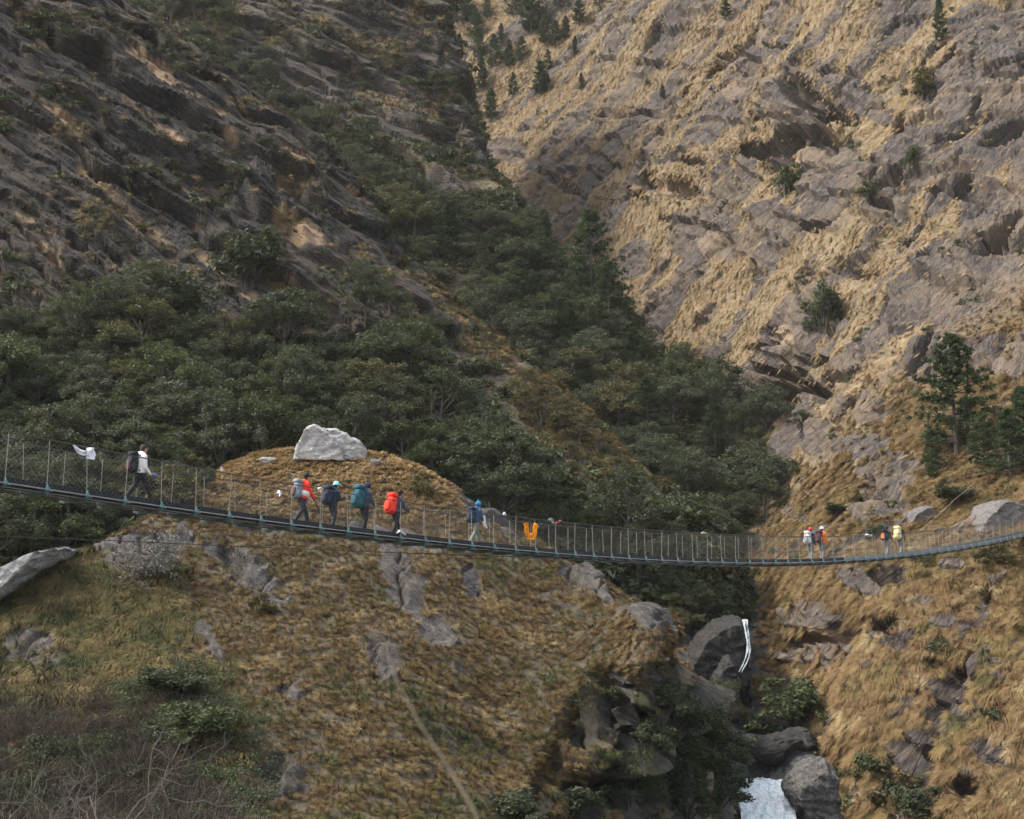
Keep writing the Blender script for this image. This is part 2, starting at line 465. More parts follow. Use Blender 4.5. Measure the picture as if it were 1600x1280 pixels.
GRASS_B = [(430,440,40,12,-40,.9),(700,470,60,16,-42,.9),(760,540,60,34,-40,1),(650,505,30,20,-30,.8),(860,640,110,50,-42,.9),(560,400,20,14,0,.6),(950,700,90,40,-40,.8),(260,380,80,10,-38,.5),(285,70,80,8,-42,.6)]
def fnB(P, N, px, py):
    wob = 0.4 * fbm(P / 5, 3, 51)
    edge = 520 + 0.05 * px + 22 * fbm(P / 12, 3, 61)
    cliff = sstep(edge + 25, edge - 25, py + np.where(px > 560, (px - 560) * 0.15, 0))
    d1, f1, k1, r1 = strata(P, bB, sB, 4.6, 34, 1.9, 4, warp=.14, tilt=1.0, crack=2.6)
    d2, f2, k2, r2 = strata(P, bB, sB, 1.7, 13, .8, 14, warp=.14, tilt=.9, crack=1.0)
    d3, f3, k3, r3 = strata(P, bB, sB, .65, 4, .34, 24, warp=.15, tilt=.8, crack=.2)
    lump = 1.2 * fbm(P / 14, 4, 33) + .3 * fbm(P / 2.2, 3, 37)
    g = blobs(px, py, GRASS_B, wob)
    g = np.maximum(g, .62 * sstep(.22, .4, fbm(P / np.array([7, 7, 4.]), 4, 71)) * cliff)
    rough = .6 + .6 * sstep(-.2, .4, fbm(P / 16, 3, 91))
    d = lump + cliff * rough * (d1 + d2 + d3) * (1 - .75 * g)
    rock = cliff * (1 - g)
    fr = blobs(px, py, FRESH_B, .5 * fbm(P / 3, 3, 55))
    fr = np.maximum(fr, cliff * (hash2(k2, k1, 9) > .965) * sstep(.05, .3, vnoise(P / np.array([4, 4, 2.]), 57)))
    rock = np.maximum(rock, (fr > .3))
    d = d - .5 * fr
    return d, dict(rock=rock, fresh=fr * (1 - .5 * g), cliff=cliff, gr=g)

# ---- the spur behind it: cliff above, ravine forest below
rowsC = [(-150,60,305,690,300),(-30,60,292,691,291),(40,120,286,708,286),(95,200,281,723,281),(135,260,275,709,277),(195,310,266,730,268),(255,350,257,748,259),(310,420,247,797,249),(400,500,234,855,236),(480,580,221,955,223),
 (570,650,207,1050,209),(640,700,194,1162,194),(710,780,180,1236,178),(780,850,165,1230,163),(880,900,149,1186,147),(960,950,138,1158,134),(1090,980,124,1118,121)]
C = []
for (py, lx, ly, rx, ry) in rowsC[::-1]:
    row = []
    for f in (0, .25, .5, .75, .92, 1.0):
        row.append(at(lx + (rx - lx) * f, py, ly + (ry - ly) * f - 5.0 * math.sin(math.pi * f)))
    e = row[-1]
    row += [e + np.array([2.0, 12, -2.0]), e + np.array([-4, 45, -12.0])]
    C.append(row)
C_C = np.array(C)
bC = unit((0.42, -0.30, 0.86)); sC = unit((0.86, 0.05, -0.45))
def fnC(P, N, px, py):
    top = 175 + 0.33 * (px - 480) + 14 * fbm(P / 16, 3, 61)
    cliff = sstep(top + 14, top - 14, py)
    cliff = np.maximum(cliff, blobs(px, py, [(700,292,40,24,-35,1),(640,262,40,10,-40,.8)], .3 * fbm(P / 6, 2, 5)))
    end = sstep(660, 700, px) * cliff
    d1, f1, k1, r1 = strata(P, bC, sC, 7.0, 46, 2.4, 6, warp=.14, tilt=1.0, crack=3.2)
    d2, f2, k2, r2 = strata(P, bC, sC, 2.4, 14, 1.0, 16, warp=.15, tilt=.9, crack=1.0)
    j, _, _, _ = strata(P, unit((.7, .7, .1)), unit((0, 0, 1)), 5.0, 11, 3.2, 26, tilt=.2, crack=1.5)
    lump = 2.2 * fbm(P / 16, 4, 33) + .4 * fbm(P / 3, 3, 35)
    g = np.clip(.8 * sstep(.12, .35, fbm(P / np.array([9, 9, 5.]), 4, 73)) * cliff + blobs(px, py, [(330,20,60,60,-40,1),(675,140,26,16,0,1),(600,155,60,12,-28,.7),(560,60,70,12,-30,.5)], .3 * fbm(P / 8, 3, 75)), 0, 1)
    d = lump + cliff * (d1 + d2) * (1 - .7 * g) + end * j
    d = d - 5.0 * blobs(px, py, [(625,248,75,12,-30,1),(700,225,24,22,0,.8)], .2 * vnoise(P / 5, 6))
    rock = cliff * (1 - g)
    fr = cliff * (hash2(k1, k2, 19) > .93) * .6 * sstep(0, .3, vnoise(P / 4, 58))
    return d, dict(rock=rock, fresh=fr, cliff=cliff, gr=g)

# ---- the big mountain slope, right down to the cliff under the right end of the bridge
pxD = [480, 620, 750, 900, 1050, 1130, 1200, 1320, 1450, 1600, 1760, 1950]
pyD = [-170, 0, 200, 400, 600, 700, 800, 880, 1000, 1150, 1340, 1480]
YD = [
 [500,482,460,425,375,348,320,285,262,245,232,222],
 [468,450,425,385,335,310,288,255,235,220,206,196],
 [428,410,380,335,290,270,252,225,208,194,180,170],
 [388,370,335,295,255,238,222,195,178,164,150,140],
 [348,330,295,260,222,206,190,161,147,134,121,112],
 [328,310,275,240,205,188,172,145,131,119,109,100],
 [308,290,255,220,188,170,151,125,114,106,99,92],
 [288,270,240,205,172,150,131,109,103.5,99,93,86],
 [268,250,220,190,155,136,120,103.5,98,94,88,81],
 [248,230,200,175,140,126,113,99,94,89,83,76],
 [228,210,180,160,130,118,107,94,88,83,77,70],
 [215,195,168,150,124,112,102,89,83,78,72,66]]
C_D = np.array([[at(x, y, YD[i][j]) for j, x in enumerate(pxD)] for i, y in enumerate(pyD)])[::-1]
bD1 = unit((0.70, -0.30, -0.62)); sD1 = unit((0.66, 0.25, 0.70))
bD2 = unit((-0.10, -0.45, 0.88)); sD2 = unit((0.98, 0.15, 0.1))
ROCK_D = [(1090,365,55,52,20,1),(1215,350,32,42,60,1),(1165,385,50,16,20,.8),(1250,180,55,75,40,1),(1120,560,18,55,-35,1),(1110,490,22,10,50,.8),(1160,500,22,10,40,.7),
 (1500,420,75,60,40,1),(1420,470,60,45,40,.9),(1550,340,60,40,40,1),(1575,560,40,70,80,1),(1340,150,26,80,55,1),(1110,200,50,22,40,.9),(1030,180,40,10,45,.8),(1420,250,60,40,30,.8),(1550,60,60,70,60,.8),(860,265,50,16,-10,.8),(800,240,40,22,0,.7),(780,330,40,30,20,.5),(1180,60,60,16,20,.5),
 (1300,320,40,50,60,.8),(1390,330,40,40,45,.8),(1330,560,60,30,40,.8),(1450,560,50,30,45,.8),(1300,260,60,50,40,.9),(1150,290,50,20,30,.8),(900,330,40,16,-10,.7),(990,410,26,40,-60,.9),(1480,150,60,30,60,.8),(1575,230,40,30,30,1),(1240,520,40,14,10,.7),(1350,690,50,18,10,.9),(1290,690,30,40,70,.9),
 (1360,770,60,38,20,.9),(1230,790,12,30,60,.9),(1390,720,60,16,0,.8),(1350,640,50,26,10,.6),(1240,650,50,26,0,1),(1385,985,20,50,80,1),(1260,960,50,22,10,1),(1340,900,24,40,80,.7),(1230,1010,50,26,20,1),(1480,970,30,16,0,.9),
 (1480,1040,40,14,-20,.6),(1560,1050,20,30,60,.7),(1500,1100,22,36,70,.9),(1545,1170,22,40,70,.9),(1420,1050,18,16,0,.5),(1405,1090,12,30,80,.6),(1490,890,30,10,0,.7),(1515,1215,24,20,0,.7),(1440,935,24,18,0,.6),(1370,1140,20,14,0,.5),(1590,960,18,40,80,.5)]
DENT_D = [(1258,150,20,40,50,12),(1240,215,46,26,25,11),(1215,250,30,16,10,7),(1300,215,14,44,80,9),(1180,235,30,12,15,6),(1290,165,12,40,75,9),(1195,228,34,9,20,6),(1240,602,60,17,4,9),(1290,610,20,22,0,7),(1215,512,26,9,15,4),(1580,228,50,10,25,6),(1560,370,62,10,42,6),(1405,280,50,10,20,5),(1320,405,30,10,30,4),(1045,248,46,10,5,4),(1015,290,30,7,-10,3),
 (1060,300,40,12,0,4),(1410,205,40,6,35,4),(1385,890,14,40,85,3),(1385,965,18,36,85,2.5),(1300,980,34,16,20,3),(1240,1000,40,12,20,2.6),(1490,945,24,10,0,2.4),(1450,1170,14,10,0,2),(1500,1225,34,16,0,2.4),(1395,770,60,6,-8,3),(1200,540,30,8,10,4),(1350,755,30,5,-5,2),(880,290,30,7,-25,3),(1060,345,30,5,0,2),(950,180,30,4,0,2),(1510,300,20,8,40,4)]
_rc = np.random.default_rng(77)
for _i in range(64):
    _x, _y = _rc.uniform(960, 1600), _rc.uniform(40, 720)
    DENT_D.append((_x, _y, _rc.uniform(18, 60), _rc.uniform(3, 6.5), _rc.choice([_rc.uniform(36, 62), _rc.uniform(-5, 18)]), _rc.uniform(2.5, 5)))
def fnD(P, N, px, py):
    near = sstep(200, 120, P[:, 1])                       # finer relief where the slope is closer
    wob = 0.45 * fbm(P / (9 - 6 * near)[:, None], 3, 51)
    rk = blobs(px, py, ROCK_D, wob)
    S = P @ np.stack([sD1, np.cross(sD1, bD1), bD1], 1)
    nz = fbm(S / np.array([40., 9., 6.]), 5, 81, .6)
    auto = sstep(-.08, .08, nz + .12 * sstep(1250, 1600, px) * sstep(700, 300, py) - .17 * sstep(1000, 760, px))
    nz2 = fbm(S / np.array([8., 4.2, 3.2]), 4, 181, .6)
    auto = np.maximum(auto * (1 - .75 * near), near * sstep(.15, .27, nz2))
    rock = np.maximum(rk, .9 * auto)
    d1, f1, k1, r1 = strata(P, bD1, sD1, 8.0, 40, 3.6, 5, warp=.4, tilt=.7, crack=1.8)
    d2, f2, k2, r2 = strata(P, bD2, sD2, 3.6, 14, 1.7, 15, warp=.4, tilt=.9, crack=1.1)
    d3, f3, k3, r3 = strata(P, bD2, sD2, 1.1, 4, .5, 25, warp=.4, tilt=.8, crack=.3)
    far = 1 - .55 * near
    lump = 4.0 * fbm(P / 34, 4, 43) * far + 1.0 * fbm(P / 7, 4, 47) + .35 * np.abs(fbm(P / 1.8, 3, 49))
    d = lump + (.25 + .75 * rock) * (d1 * far * .8 + d2 * (.55 + .45 * far) * .8) + rock * (d3 + .5 * np.abs(fbm(S / np.array([2.4, 1.2, .8]), 3, 93)))
    dent = blobs(px, py, [(a, b, c, e, g, 1) for a, b, c, e, g, h in DENT_D], .35 * fbm(P / (5 - 3 * near)[:, None], 3, 63))
    dv = np.zeros(len(P))
    jag = .75 * fbm(P / (6 - 3.5 * near)[:, None], 4, 63, .6)
    for q in DENT_D:
        dv = np.maximum(dv, blobs(px, py, [q[:5] + (q[5],)], jag))
    d = d - dv * (.55 + .9 * hash2(k2, k1, 77) * sstep(-.4, .3, vnoise(P / 2.5, 78)))
    # gullies and ribs running down
    rib = np.abs(fbm(np.stack([P[:, 0] / 24, P[:, 1] / 40, P[:, 2] / 60], 1), 3, 97))
    d = d + 3.2 * (rib - .25) * far
    rock = np.clip(np.maximum(rock, dent), 0, 1)
    fr = blobs(px, py, [(1050,290,32,14,10,1),(1275,175,8,34,60,.8),(1435,120,20,10,30,.5),(1225,655,16,20,30,1),(1388,965,6,28,80,1),(1545,1050,14,16,40,.8),(1515,1240,14,14,0,.9),(1260,985,30,8,10,.6),(1230,530,22,16,0,.7),(1290,190,10,26,80,.7),(1430,185,26,10,40,.6),(1010,300,18,7,0,.6)], .4 * fbm(P / 3, 3, 65))
    fr = np.maximum(fr, .4 * rock * (hash2(k1, k2, 29) > .965))
    return d, dict(rock=rock, fresh=fr, auto=auto, dent=dent)

# ---- the bed of the gorge
pxG = [1020, 1080, 1130, 1170, 1210, 1260, 1320, 1400]
rowsG = [(1420,74),(1340,84),(1285,90),(1220,98),(1165,104),(1110,109),(1050,115),(1000,120),(965,126),(935,136)]
C_G = []
for (py, Y) in rowsG:
    row = []
    for i, x in enumerate(pxG):
        lift = [3, 2.0, .8, 0, 0, .2, -.4, -2][i]
        xx = x - (0 if py > 1150 else (1150 - py) * .1)
        q = at(xx, py, Y + [0, 0, 0, 0, 0, 0, 6, 14][i]); q[2] += lift; row.append(q)
    C_G.append(row)
C_G = np.array(C_G)
def fnG(P, N, px, py):
    d1, f1, k1, r1 = strata(P, bD2, sD2, 1.6, 4, 1.2, 35, tilt=.5, crack=.4)
    d = 1.3 * np.abs(fbm(P / 4, 4, 43)) + .6 * d1
    d = d - 1.2 * sstep(60, 20, np.abs(px - 1200)) * sstep(1190, 1215, py)
    return d, dict(rock=np.ones(len(P)), fresh=np.zeros(len(P)))

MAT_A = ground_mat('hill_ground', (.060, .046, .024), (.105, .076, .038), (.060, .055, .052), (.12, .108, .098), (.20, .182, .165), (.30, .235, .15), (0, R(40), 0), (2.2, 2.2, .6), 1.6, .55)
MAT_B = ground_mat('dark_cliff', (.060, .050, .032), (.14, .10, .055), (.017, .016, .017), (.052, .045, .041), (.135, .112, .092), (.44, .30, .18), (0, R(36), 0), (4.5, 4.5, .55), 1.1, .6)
MAT_C = ground_mat('spur_cliff', (.055, .048, .024), (.16, .115, .05), (.030, .027, .027), (.082, .069, .063), (.17, .14, .115), (.34, .25, .16), (0, R(28), 0), (6, 6, .7), .8, .55)
MAT_D = ground_mat('mountain_ground', (.19, .13, .066), (.27, .19, .095), (.050, .044, .042), (.104, .087, .078), (.18, .147, .118), (.37, .265, .16), (0, R(-46), 0), (4.5, 4.5, .8), .85, .5)
MAT_G = ground_mat('wet_rock', (.05, .05, .045), (.09, .085, .08), (.035, .035, .036), (.075, .074, .074), (.16, .155, .15), (.2, .18, .15), (0, R(20), 0), (3, 3, 1), 2.0, .4)

CA = []
for c in colsA:
    col = [at(*q) for q in c]; e = col[-1]
    CA.append([col[0] + np.array([0, -6.0, -9.0])] + col + [e + np.array([0, 6.0, -2.2]), e + np.array([0, 15.0, -11.0]), e + np.array([0, 19.0, -24.0])])
CA = np.array(CA).transpose(1, 0, 2)
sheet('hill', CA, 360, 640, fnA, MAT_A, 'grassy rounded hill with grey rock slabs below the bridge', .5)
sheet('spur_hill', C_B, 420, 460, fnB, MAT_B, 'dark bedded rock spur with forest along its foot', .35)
sheet('ravine_hill', C_C, 420, 260, fnC, MAT_C, 'second rock spur with ravine forest on its lower slope', .35)
sheet('mountain', C_D, 560, 640, fnD, MAT_D, 'tan grass and grey rock mountain slope behind the bridge', .2)
sheet('gorge_terrain', C_G, 150, 130, fnG, MAT_G, 'wet grey rock bed of the gorge')

# low ground out of the picture: under the camera and across the valley floor
def low_ground():
    n = 60
    xs = np.linspace(-95, 95, n); ys = np.linspace(-12, 100, n)
    X, Y = np.meshgrid(xs, ys)
    z = -1.75 - 0.24 * np.maximum(0, Y - 1.0) - 0.02 * np.maximum(0, Y - 20) ** 1.35
    z = np.where(Y > 44, np.minimum(z, -22.0), z)
    P = np.stack([X, Y, z], -1)
    P[..., 2] += .35 * fbm(P.reshape(-1, 3) / 5, 3, 2).reshape(n, n) * sstep(2, 8, np.abs(Y))
    P[..., 2] = np.maximum(P[..., 2], -34)
    i = np.arange(n - 1)[:, None] * n; j = np.arange(n - 1)[None]
    Q = np.stack([i + j, i + j + 1, i + n + j + 1, i + n + j], -1).reshape(-1, 4)
    tag(obj('ground', mesh_np('ground', P.reshape(-1, 3), Q, True), MAT_A), 'sloping near bank and valley floor', None, None, 'structure')
low_ground()

# ------------------------------------------------------------------ grass: instanced tussocks, one mass per slope
def tussock(name, n, L, w, rng, lay, segs=3):
    """A drooping tussock; local x runs down the slope."""
    V = []; Q = []; T = []
    az = rng.uniform(-math.pi, math.pi, n)
    for a in az:
        l = L * rng.uniform(.55, 1.15)
        d0 = np.array([math.cos(a) * .45 + .25, math.sin(a) * .5, rng.uniform(.5, 1.0)]); d0 /= np.linalg.norm(d0)
        base = np.array([math.cos(a), math.sin(a), 0]) * rng.uniform(0, .16) * L
        fall = np.array([lay, rng.uniform(-.15, .15), -.95]) * rng.uniform(.5, .95)
        side = np.array([-d0[1], d0[0], .15 * rng.uniform(-1, 1)]); side /= np.linalg.norm(side) + 1e-6
        k0 = len(V)
        for i in range(segs + 1):
            t = i / segs
            p = base + l * (d0 * t + fall * t * t * .8)
            ww = w * (1 - .75 * t) * rng.uniform(.8, 1.2)
            if i < segs: V += [p - side * ww, p + side * ww]
            else: V.append(p)
        for i in range(segs - 1):
            q = k0 + 2 * i; Q.append([q, q + 1, q + 3, q + 2])
        q = k0 + 2 * (segs - 1); T.append([q, q + 1, q + 2])
    return mesh_np(name, np.array(V), [np.array(Q), np.array(T)], False)

def grass_mat(name, stops, wscale, rnd=.36, st=None):
    t = NT(name); p = t.pos()
    if st: p = t.stretch(p, st[0], st[1])
    n = t.noise(p, wscale, 5, 0.65)
    f = t.math('ADD', t.math('MULTIPLY', n, 2.3), t.math('MULTIPLY', t.rnd(), rnd))
    c = t.ramp(t.math('SUBTRACT', f, .65 + rnd / 2), stops)
    t.color(c)
    t.b.inputs['Roughness'].default_value = 0.75
    t.b.inputs['Specular IOR Level'].default_value = 0.15
    return t.m

def scatter_tree(name, sources):
    ng = bpy.data.node_groups.new(name, 'GeometryNodeTree')
    ng.interface.new_socket('Geometry', in_out='INPUT', socket_type='NodeSocketGeometry')
    ng.interface.new_socket('Geometry', in_out='OUTPUT', socket_type='NodeSocketGeometry')
    N = ng.nodes.new; Lk = ng.links.new
    gi = N('NodeGroupInput'); go = N('NodeGroupOutput'); jo = N('GeometryNodeJoinGeometry')
    for s in sources[::-1]:
        oi = N('GeometryNodeObjectInfo'); oi.inputs['Object'].default_value = s; oi.inputs['As Instance'].default_value = True
        Lk(oi.outputs['Geometry'], jo.inputs[0])
    ip = N('GeometryNodeInstanceOnPoints'); ip.inputs['Pick Instance'].default_value = True
    def na(nm, ty):
        a = N('GeometryNodeInputNamedAttribute'); a.data_type = ty; a.inputs['Name'].default_value = nm; return a.outputs[0]
    e2r = N('FunctionNodeEulerToRotation')
    Lk(gi.outputs[0], ip.inputs['Points']); Lk(jo.outputs[0], ip.inputs['Instance'])
    Lk(na('idx', 'INT'), ip.inputs['Instance Index'])
    Lk(na('rot', 'FLOAT_VECTOR'), e2r.inputs[0]); Lk(e2r.outputs[0], ip.inputs['Rotation'])
    Lk(na('scl', 'FLOAT_VECTOR'), ip.inputs['Scale'])
    Lk(ip.outputs[0], go.inputs[0])
    return ng
def euler_from(X, Y, Z):
    """XYZ Euler angles of rotation matrices with columns X, Y, Z."""
    sy = -X[:, 2]
    b = np.arcsin(np.clip(sy, -1, 1))
    a = np.arctan2(Y[:, 2], Z[:, 2])
    c = np.arctan2(X[:, 1], X[:, 0])
    return np.stack([a, b, c], 1)
def scatter(name, label, P, N, sources, smin, smax, rng, up=.35, twist=.5, zs=1.0, xs=1.0):
    """Points mesh + geometry nodes = one stuff object."""
    n = len(P)
    G = np.array([0, 0, -1.0])
    X = G - N * (N @ G)[:, None]
    X /= np.linalg.norm(X, axis=1)[:, None] + 1e-6
    Z = N * (1 - up) + np.array([0, 0, up]); Z /= np.linalg.norm(Z, axis=1)[:, None]
    tw = rng.normal(0, twist, n)
    Yv = np.cross(Z, X); Yv /= np.linalg.norm(Yv, axis=1)[:, None] + 1e-6
    X = np.cross(Yv, Z)
    Xr = X * np.cos(tw)[:, None] + Yv * np.sin(tw)[:, None]; Yr = np.cross(Z, Xr)
    m = bpy.data.meshes.new(name); m.vertices.add(n); m.vertices.foreach_set('co', P.astype(np.float32).ravel())
    a = m.attributes.new('rot', 'FLOAT_VECTOR', 'POINT'); a.data.foreach_set('vector', euler_from(Xr, Yr, Z).astype(np.float32).ravel())
    s = rng.uniform(smin, smax, n) if np.isscalar(smin) else smin + (smax - smin) * rng.random(n)
    S = np.stack([s * xs, s / xs ** .3, s * zs * rng.uniform(.75, 1.25, n)], 1)
    a = m.attributes.new('scl', 'FLOAT_VECTOR', 'POINT'); a.data.foreach_set('vector', S.astype(np.float32).ravel())
    a = m.attributes.new('idx', 'INT', 'POINT'); a.data.foreach_set('value', rng.integers(0, len(sources), n).astype(np.int32))
    o = obj(name, m)
    md = o.modifiers.new('scatter', 'NODES'); md.node_group = scatter_tree(name + '_nodes', sources)
    tag(o, label, None, None, 'stuff')
    return o
def pick(layer, n, dens, rng, box=None):
    """n points on a sheet, by area times dens(px, py, layer)."""
    L = LAY[layer]; P = L['P']
    A = np.linalg.norm(np.cross(np.gradient(P, axis=1), np.gradient(P, axis=0)), axis=-1)
    w = A * dens(L)
    w = np.where((L['px'] > -60) & (L['px'] < 1670) & (L['py'] > -60) & (L['py'] < 1350), w, 0).ravel()
    k = rng.choice(len(w), n, p=w / w.sum())
    J = P.reshape(-1, 3)[k] + rng.normal(0, 1, (n, 3)) * (np.sqrt(A.ravel()[k])[:, None] * .35)
    return J, L['N0'].reshape(-1, 3)[k], k
def source(mesh, mat):
    o = bpy.data.objects.new(mesh.name, mesh); mesh.materials.append(mat); return o     # data only, never linked

HILL_STOPS = [(.05, (.038, .048, .015)), (.24, (.082, .078, .027)), (.42, (.150, .102, .040)), (.56, (.080, .048, .021)), (.74, (.185, .128, .055)), (.95, (.30, .225, .11))]
g_near = grass_mat('hill_grass', HILL_STOPS, .30)
g_sun_turf = grass_mat('sun_tinted_straw_turf', [(.1, (.26, .20, .09)), (.4, (.38, .27, .125)), (.6, (.30, .19, .09)), (.95, (.50, .40, .22))], .4)  # short crest turf, its colour lightened to carry the sunlight there
g_green = grass_mat('green_grass', [(.1, (.042, .052, .020)), (.4, (.085, .082, .032)), (.65, (.145, .112, .045)), (.95, (.24, .185, .088))], .5)
g_far = grass_mat('mountain_grass', [(.05, (.115, .108, .045)), (.26, (.205, .150, .066)), (.46, (.27, .182, .084)), (.62, (.17, .105, .052)), (.95, (.36, .275, .145))], .16, .16, ((0, R(-46), 0), (4.5, 3, 1)))
g_cliff = grass_mat('cliff_grass', [(.08, (.085, .085, .034)), (.27, (.20, .148, .062)), (.45, (.27, .185, .084)), (.60, (.145, .088, .045)), (.78, (.24, .165, .078)), (.95, (.38, .30, .16))], .22)
g_rust = grass_mat('rust_grass', [(.1, (.10, .06, .025)), (.5, (.19, .11, .04)), (.95, (.28, .19, .08))], .4)
r1 = np.random.default_rng(5)
turf_src = [source(tussock('turf', 34, .32, .014, r1, .5), g_sun_turf) for _ in range(3)]
near_src = [source(tussock('tussock', 46, .62, .016, r1, .55), g_near) for _ in range(4)]
green_src = [source(tussock('long_tussock', 60, .85, .018, r1, .9), g_green) for _ in range(3)]
cliff_src = [source(tussock('cliff_tussock', 84, 1.0, .017, r1, .6), g_cliff) for _ in range(4)]
far_src = [source(tussock('far_tussock', 26, 1.0, .07, r1, .6, 2), g_far) for _ in range(4)]
dark_src = [source(tussock('spur_tussock', 30, .9, .045, r1, .6, 2), g_green) for _ in range(3)]

def green_zone(L):
    px, py = L['px'], L['py']
    z = sstep(330, 250, px + 60 * L['lump']) * sstep(840, 900, py) + .9 * sstep(500, 400, px) * sstep(1010, 1080, py) * sstep(440, 250, px)
    return np.clip(z, 0, 1)
def thicket_zone(L): return sstep(0, 60, L['py'] - (1075 + .0 * L['px']) + 20 * L['lump']) * sstep(340, 250, L['px'] - .35 * (L['py'] - 1080))
def crest_zone(L): return sstep(815, 780, L['py'] + 30 * L['lump'] + .0 * L['px']) * sstep(290, 320, L['px'])
P, N, k = pick('hill', 9000, lambda L: (1 - sstep(.3, .6, L['rock'])) * crest_zone(L), r1)
scatter('hill_turf', 'short straw turf on top of the rounded hill, sunlight put into its colour', P, N, turf_src, .6, 1.5, r1, up=.6)
P, N, k = pick('hill', 24000, lambda L: (1 - sstep(.25, .55, L['rock'])) * (1 - .8 * green_zone(L)) * (1 - .93 * crest_zone(L)), r1)
scatter('hill_grass', 'golden brown tussock grass covering the rounded hill under the bridge', P, N, near_src, .34, .88, r1)
P, N, k = pick('hill', 4200, lambda L: (1 - sstep(.3, .6, L['rock'])) * green_zone(L) * (1 - .85 * thicket_zone(L)), r1)
scatter('long_grass', 'long olive grass hanging on the left flank of the hill', P, N, green_src, .6, 1.25, r1, twist=.35)
P, N, k = pick('hill', 500, lambda L: L['cliff'] * sstep(.0, .4, vnoise(L['P'].reshape(-1, 3) / 2.2, 4).reshape(L['px'].shape)), r1)
scatter('overhang_grass', 'dark grass hanging from the overhanging rock of the hill', P, N, green_src, .4, 1.0, r1, up=.6)

def d_grass(L):
    g = 1 - sstep(.35, .65, L['rock'])
    return g + .06 * (1 - L['dent'])
def d_near(L): return (1 - sstep(.38, .65, L['rock']) + .04 * (1 - L['dent'])) * sstep(160, 135, L['P'][..., 1])
def d_far(L): return d_grass(L) * sstep(130, 150, L['P'][..., 1])
P, N, k = pick('mountain', 19000, d_near, r1)
scatter('cliff_grass', 'straw coloured tussocks hanging on the cliff below and behind the right end of the bridge', P, N, cliff_src, .4, 1.2, r1, up=.35, xs=1.25, twist=.35)
P, N, k = pick('mountain', 110000, d_far, r1)
sc = .8 + P[:, 1] / 420
scatter('mountain_grass', 'pale tan grass covering the far mountain slope', P, N, far_src, sc * .17, sc * .52, r1, up=.10, zs=.55, xs=1.9, twist=.3)
P, N, k = pick('spur_hill', 7000, lambda L: sstep(.4, .8, L['gr']) + .04 * L['cliff'], r1)
scatter('spur_grass', 'dry grass on the ledges of the dark rock spur', P, N, dark_src + [cliff_src[0], near_src[1]], .5, 1.3, r1)
P, N, k = pick('ravine_hill', 3500, lambda L: sstep(.35, .8, L['gr']) + .03, r1)
scatter('ravine_grass', 'dry grass on the ledges of the second rock spur', P, N, dark_src + [far_src[0]], .8, 1.8, r1)
P, N, k = pick('gorge_terrain', 700, lambda L: ((L['px'] > 1140 + .0 * L['px']) & (L['px'] < 1200) & (L['py'] > 1035) & (L['py'] < 1125)) * sstep(-.3, .1, fbm(L['P'].reshape(-1, 3) / 3, 3, 9).reshape(L['px'].shape)) + ((L['px'] < 1130) & (L['py'] > 1010)) * .3, r1)
scatter('gorge_grass', 'rust brown grass on the slope right of the narrow waterfall', P, N, [source(tussock('rust_tussock', 40, .8, .025, r1, .6), g_rust) for _ in range(2)], .6, 1.2, r1)
P, N, k = pick('gorge_terrain', 420, lambda L: 1.0 * ((L['px'] > 1182 + .15 * np.maximum(0, 1000 - L['py'])) & (L['px'] < 1260) & (L['py'] > 930) & (L['py'] < 1110)), r1)
scatter('gorge_tussocks', 'straw tussocks hanging over the narrow waterfall', P, N, cliff_src, .6, 1.3, r1, up=.4)

# ------------------------------------------------------------------ trees and shrubs
def leaf_mat(name, a, b, c, lo=.8):
    t = NT(name); p = t.pos()
    n = t.noise(p, 1.3, 3, .6); n2 = t.noise(p, .16, 3, .5)
    base = t.mix(t.ramp(t.rnd(), [(0, 0.0), (1, 1.0)]), [q * .62 for q in a], [q * 1.12 for q in b])
    base = t.mix(t.ramp(n, [(.35, 0.0), (.75, .75)]), base, c)
    base = t.mix(t.ramp(n2, [(.3, .55), (.7, 0.0)]), base, [q * .45 for q in a])
    t.color(base)
    tl = t.n('ShaderNodeBsdfTranslucent'); t.l(t.mix(.35, base, (.20, .24, .05)), tl.inputs['Color'])
    ms = t.n('ShaderNodeMixShader'); ms.inputs[0].default_value = .16
    t.l(t.b.outputs[0], ms.inputs[1]); t.l(tl.outputs[0], ms.inputs[2]); t.l(ms.outputs[0], t.out.inputs[0])
    t.b.inputs['Roughness'].default_value = .65
    t.b.inputs['Specular IOR Level'].default_value = .2
    return t.m
M_LEAF = leaf_mat('dark_leaves', (.038, .052, .030), (.062, .076, .042), (.115, .13, .072))
M_LEAF_G = leaf_mat('green_leaves', (.040, .060, .024), (.070, .088, .036), (.125, .142, .062))
M_LEAF_P = leaf_mat('grey_green_leaves', (.060, .070, .046), (.08, .09, .058), (.14, .148, .094))
M_LEAF_O = leaf_mat('olive_green_leaves', (.08, .078, .034), (.11, .098, .042), (.17, .15, .07))
M_PINE = leaf_mat('pine_needles', (.042, .070, .034), (.058, .088, .042), (.10, .135, .064))
M_OLIVE = leaf_mat('olive_leaves', (.075, .070, .028), (.095, .078, .035), (.15, .125, .058))
M_BROWN = leaf_mat('brown_leaves', (.11, .07, .045), (.14, .085, .05), (.2, .14, .09))
M_BARK = plain('bark', (.085, .072, .06), .9, 0, .4, 4)
M_TWIG = plain('pale_twig', (.10, .085, .074), .9, 0, .35, 4)
M_TWIGD = plain('dark_twig', (.055, .043, .035), .9, 0, .35, 4)

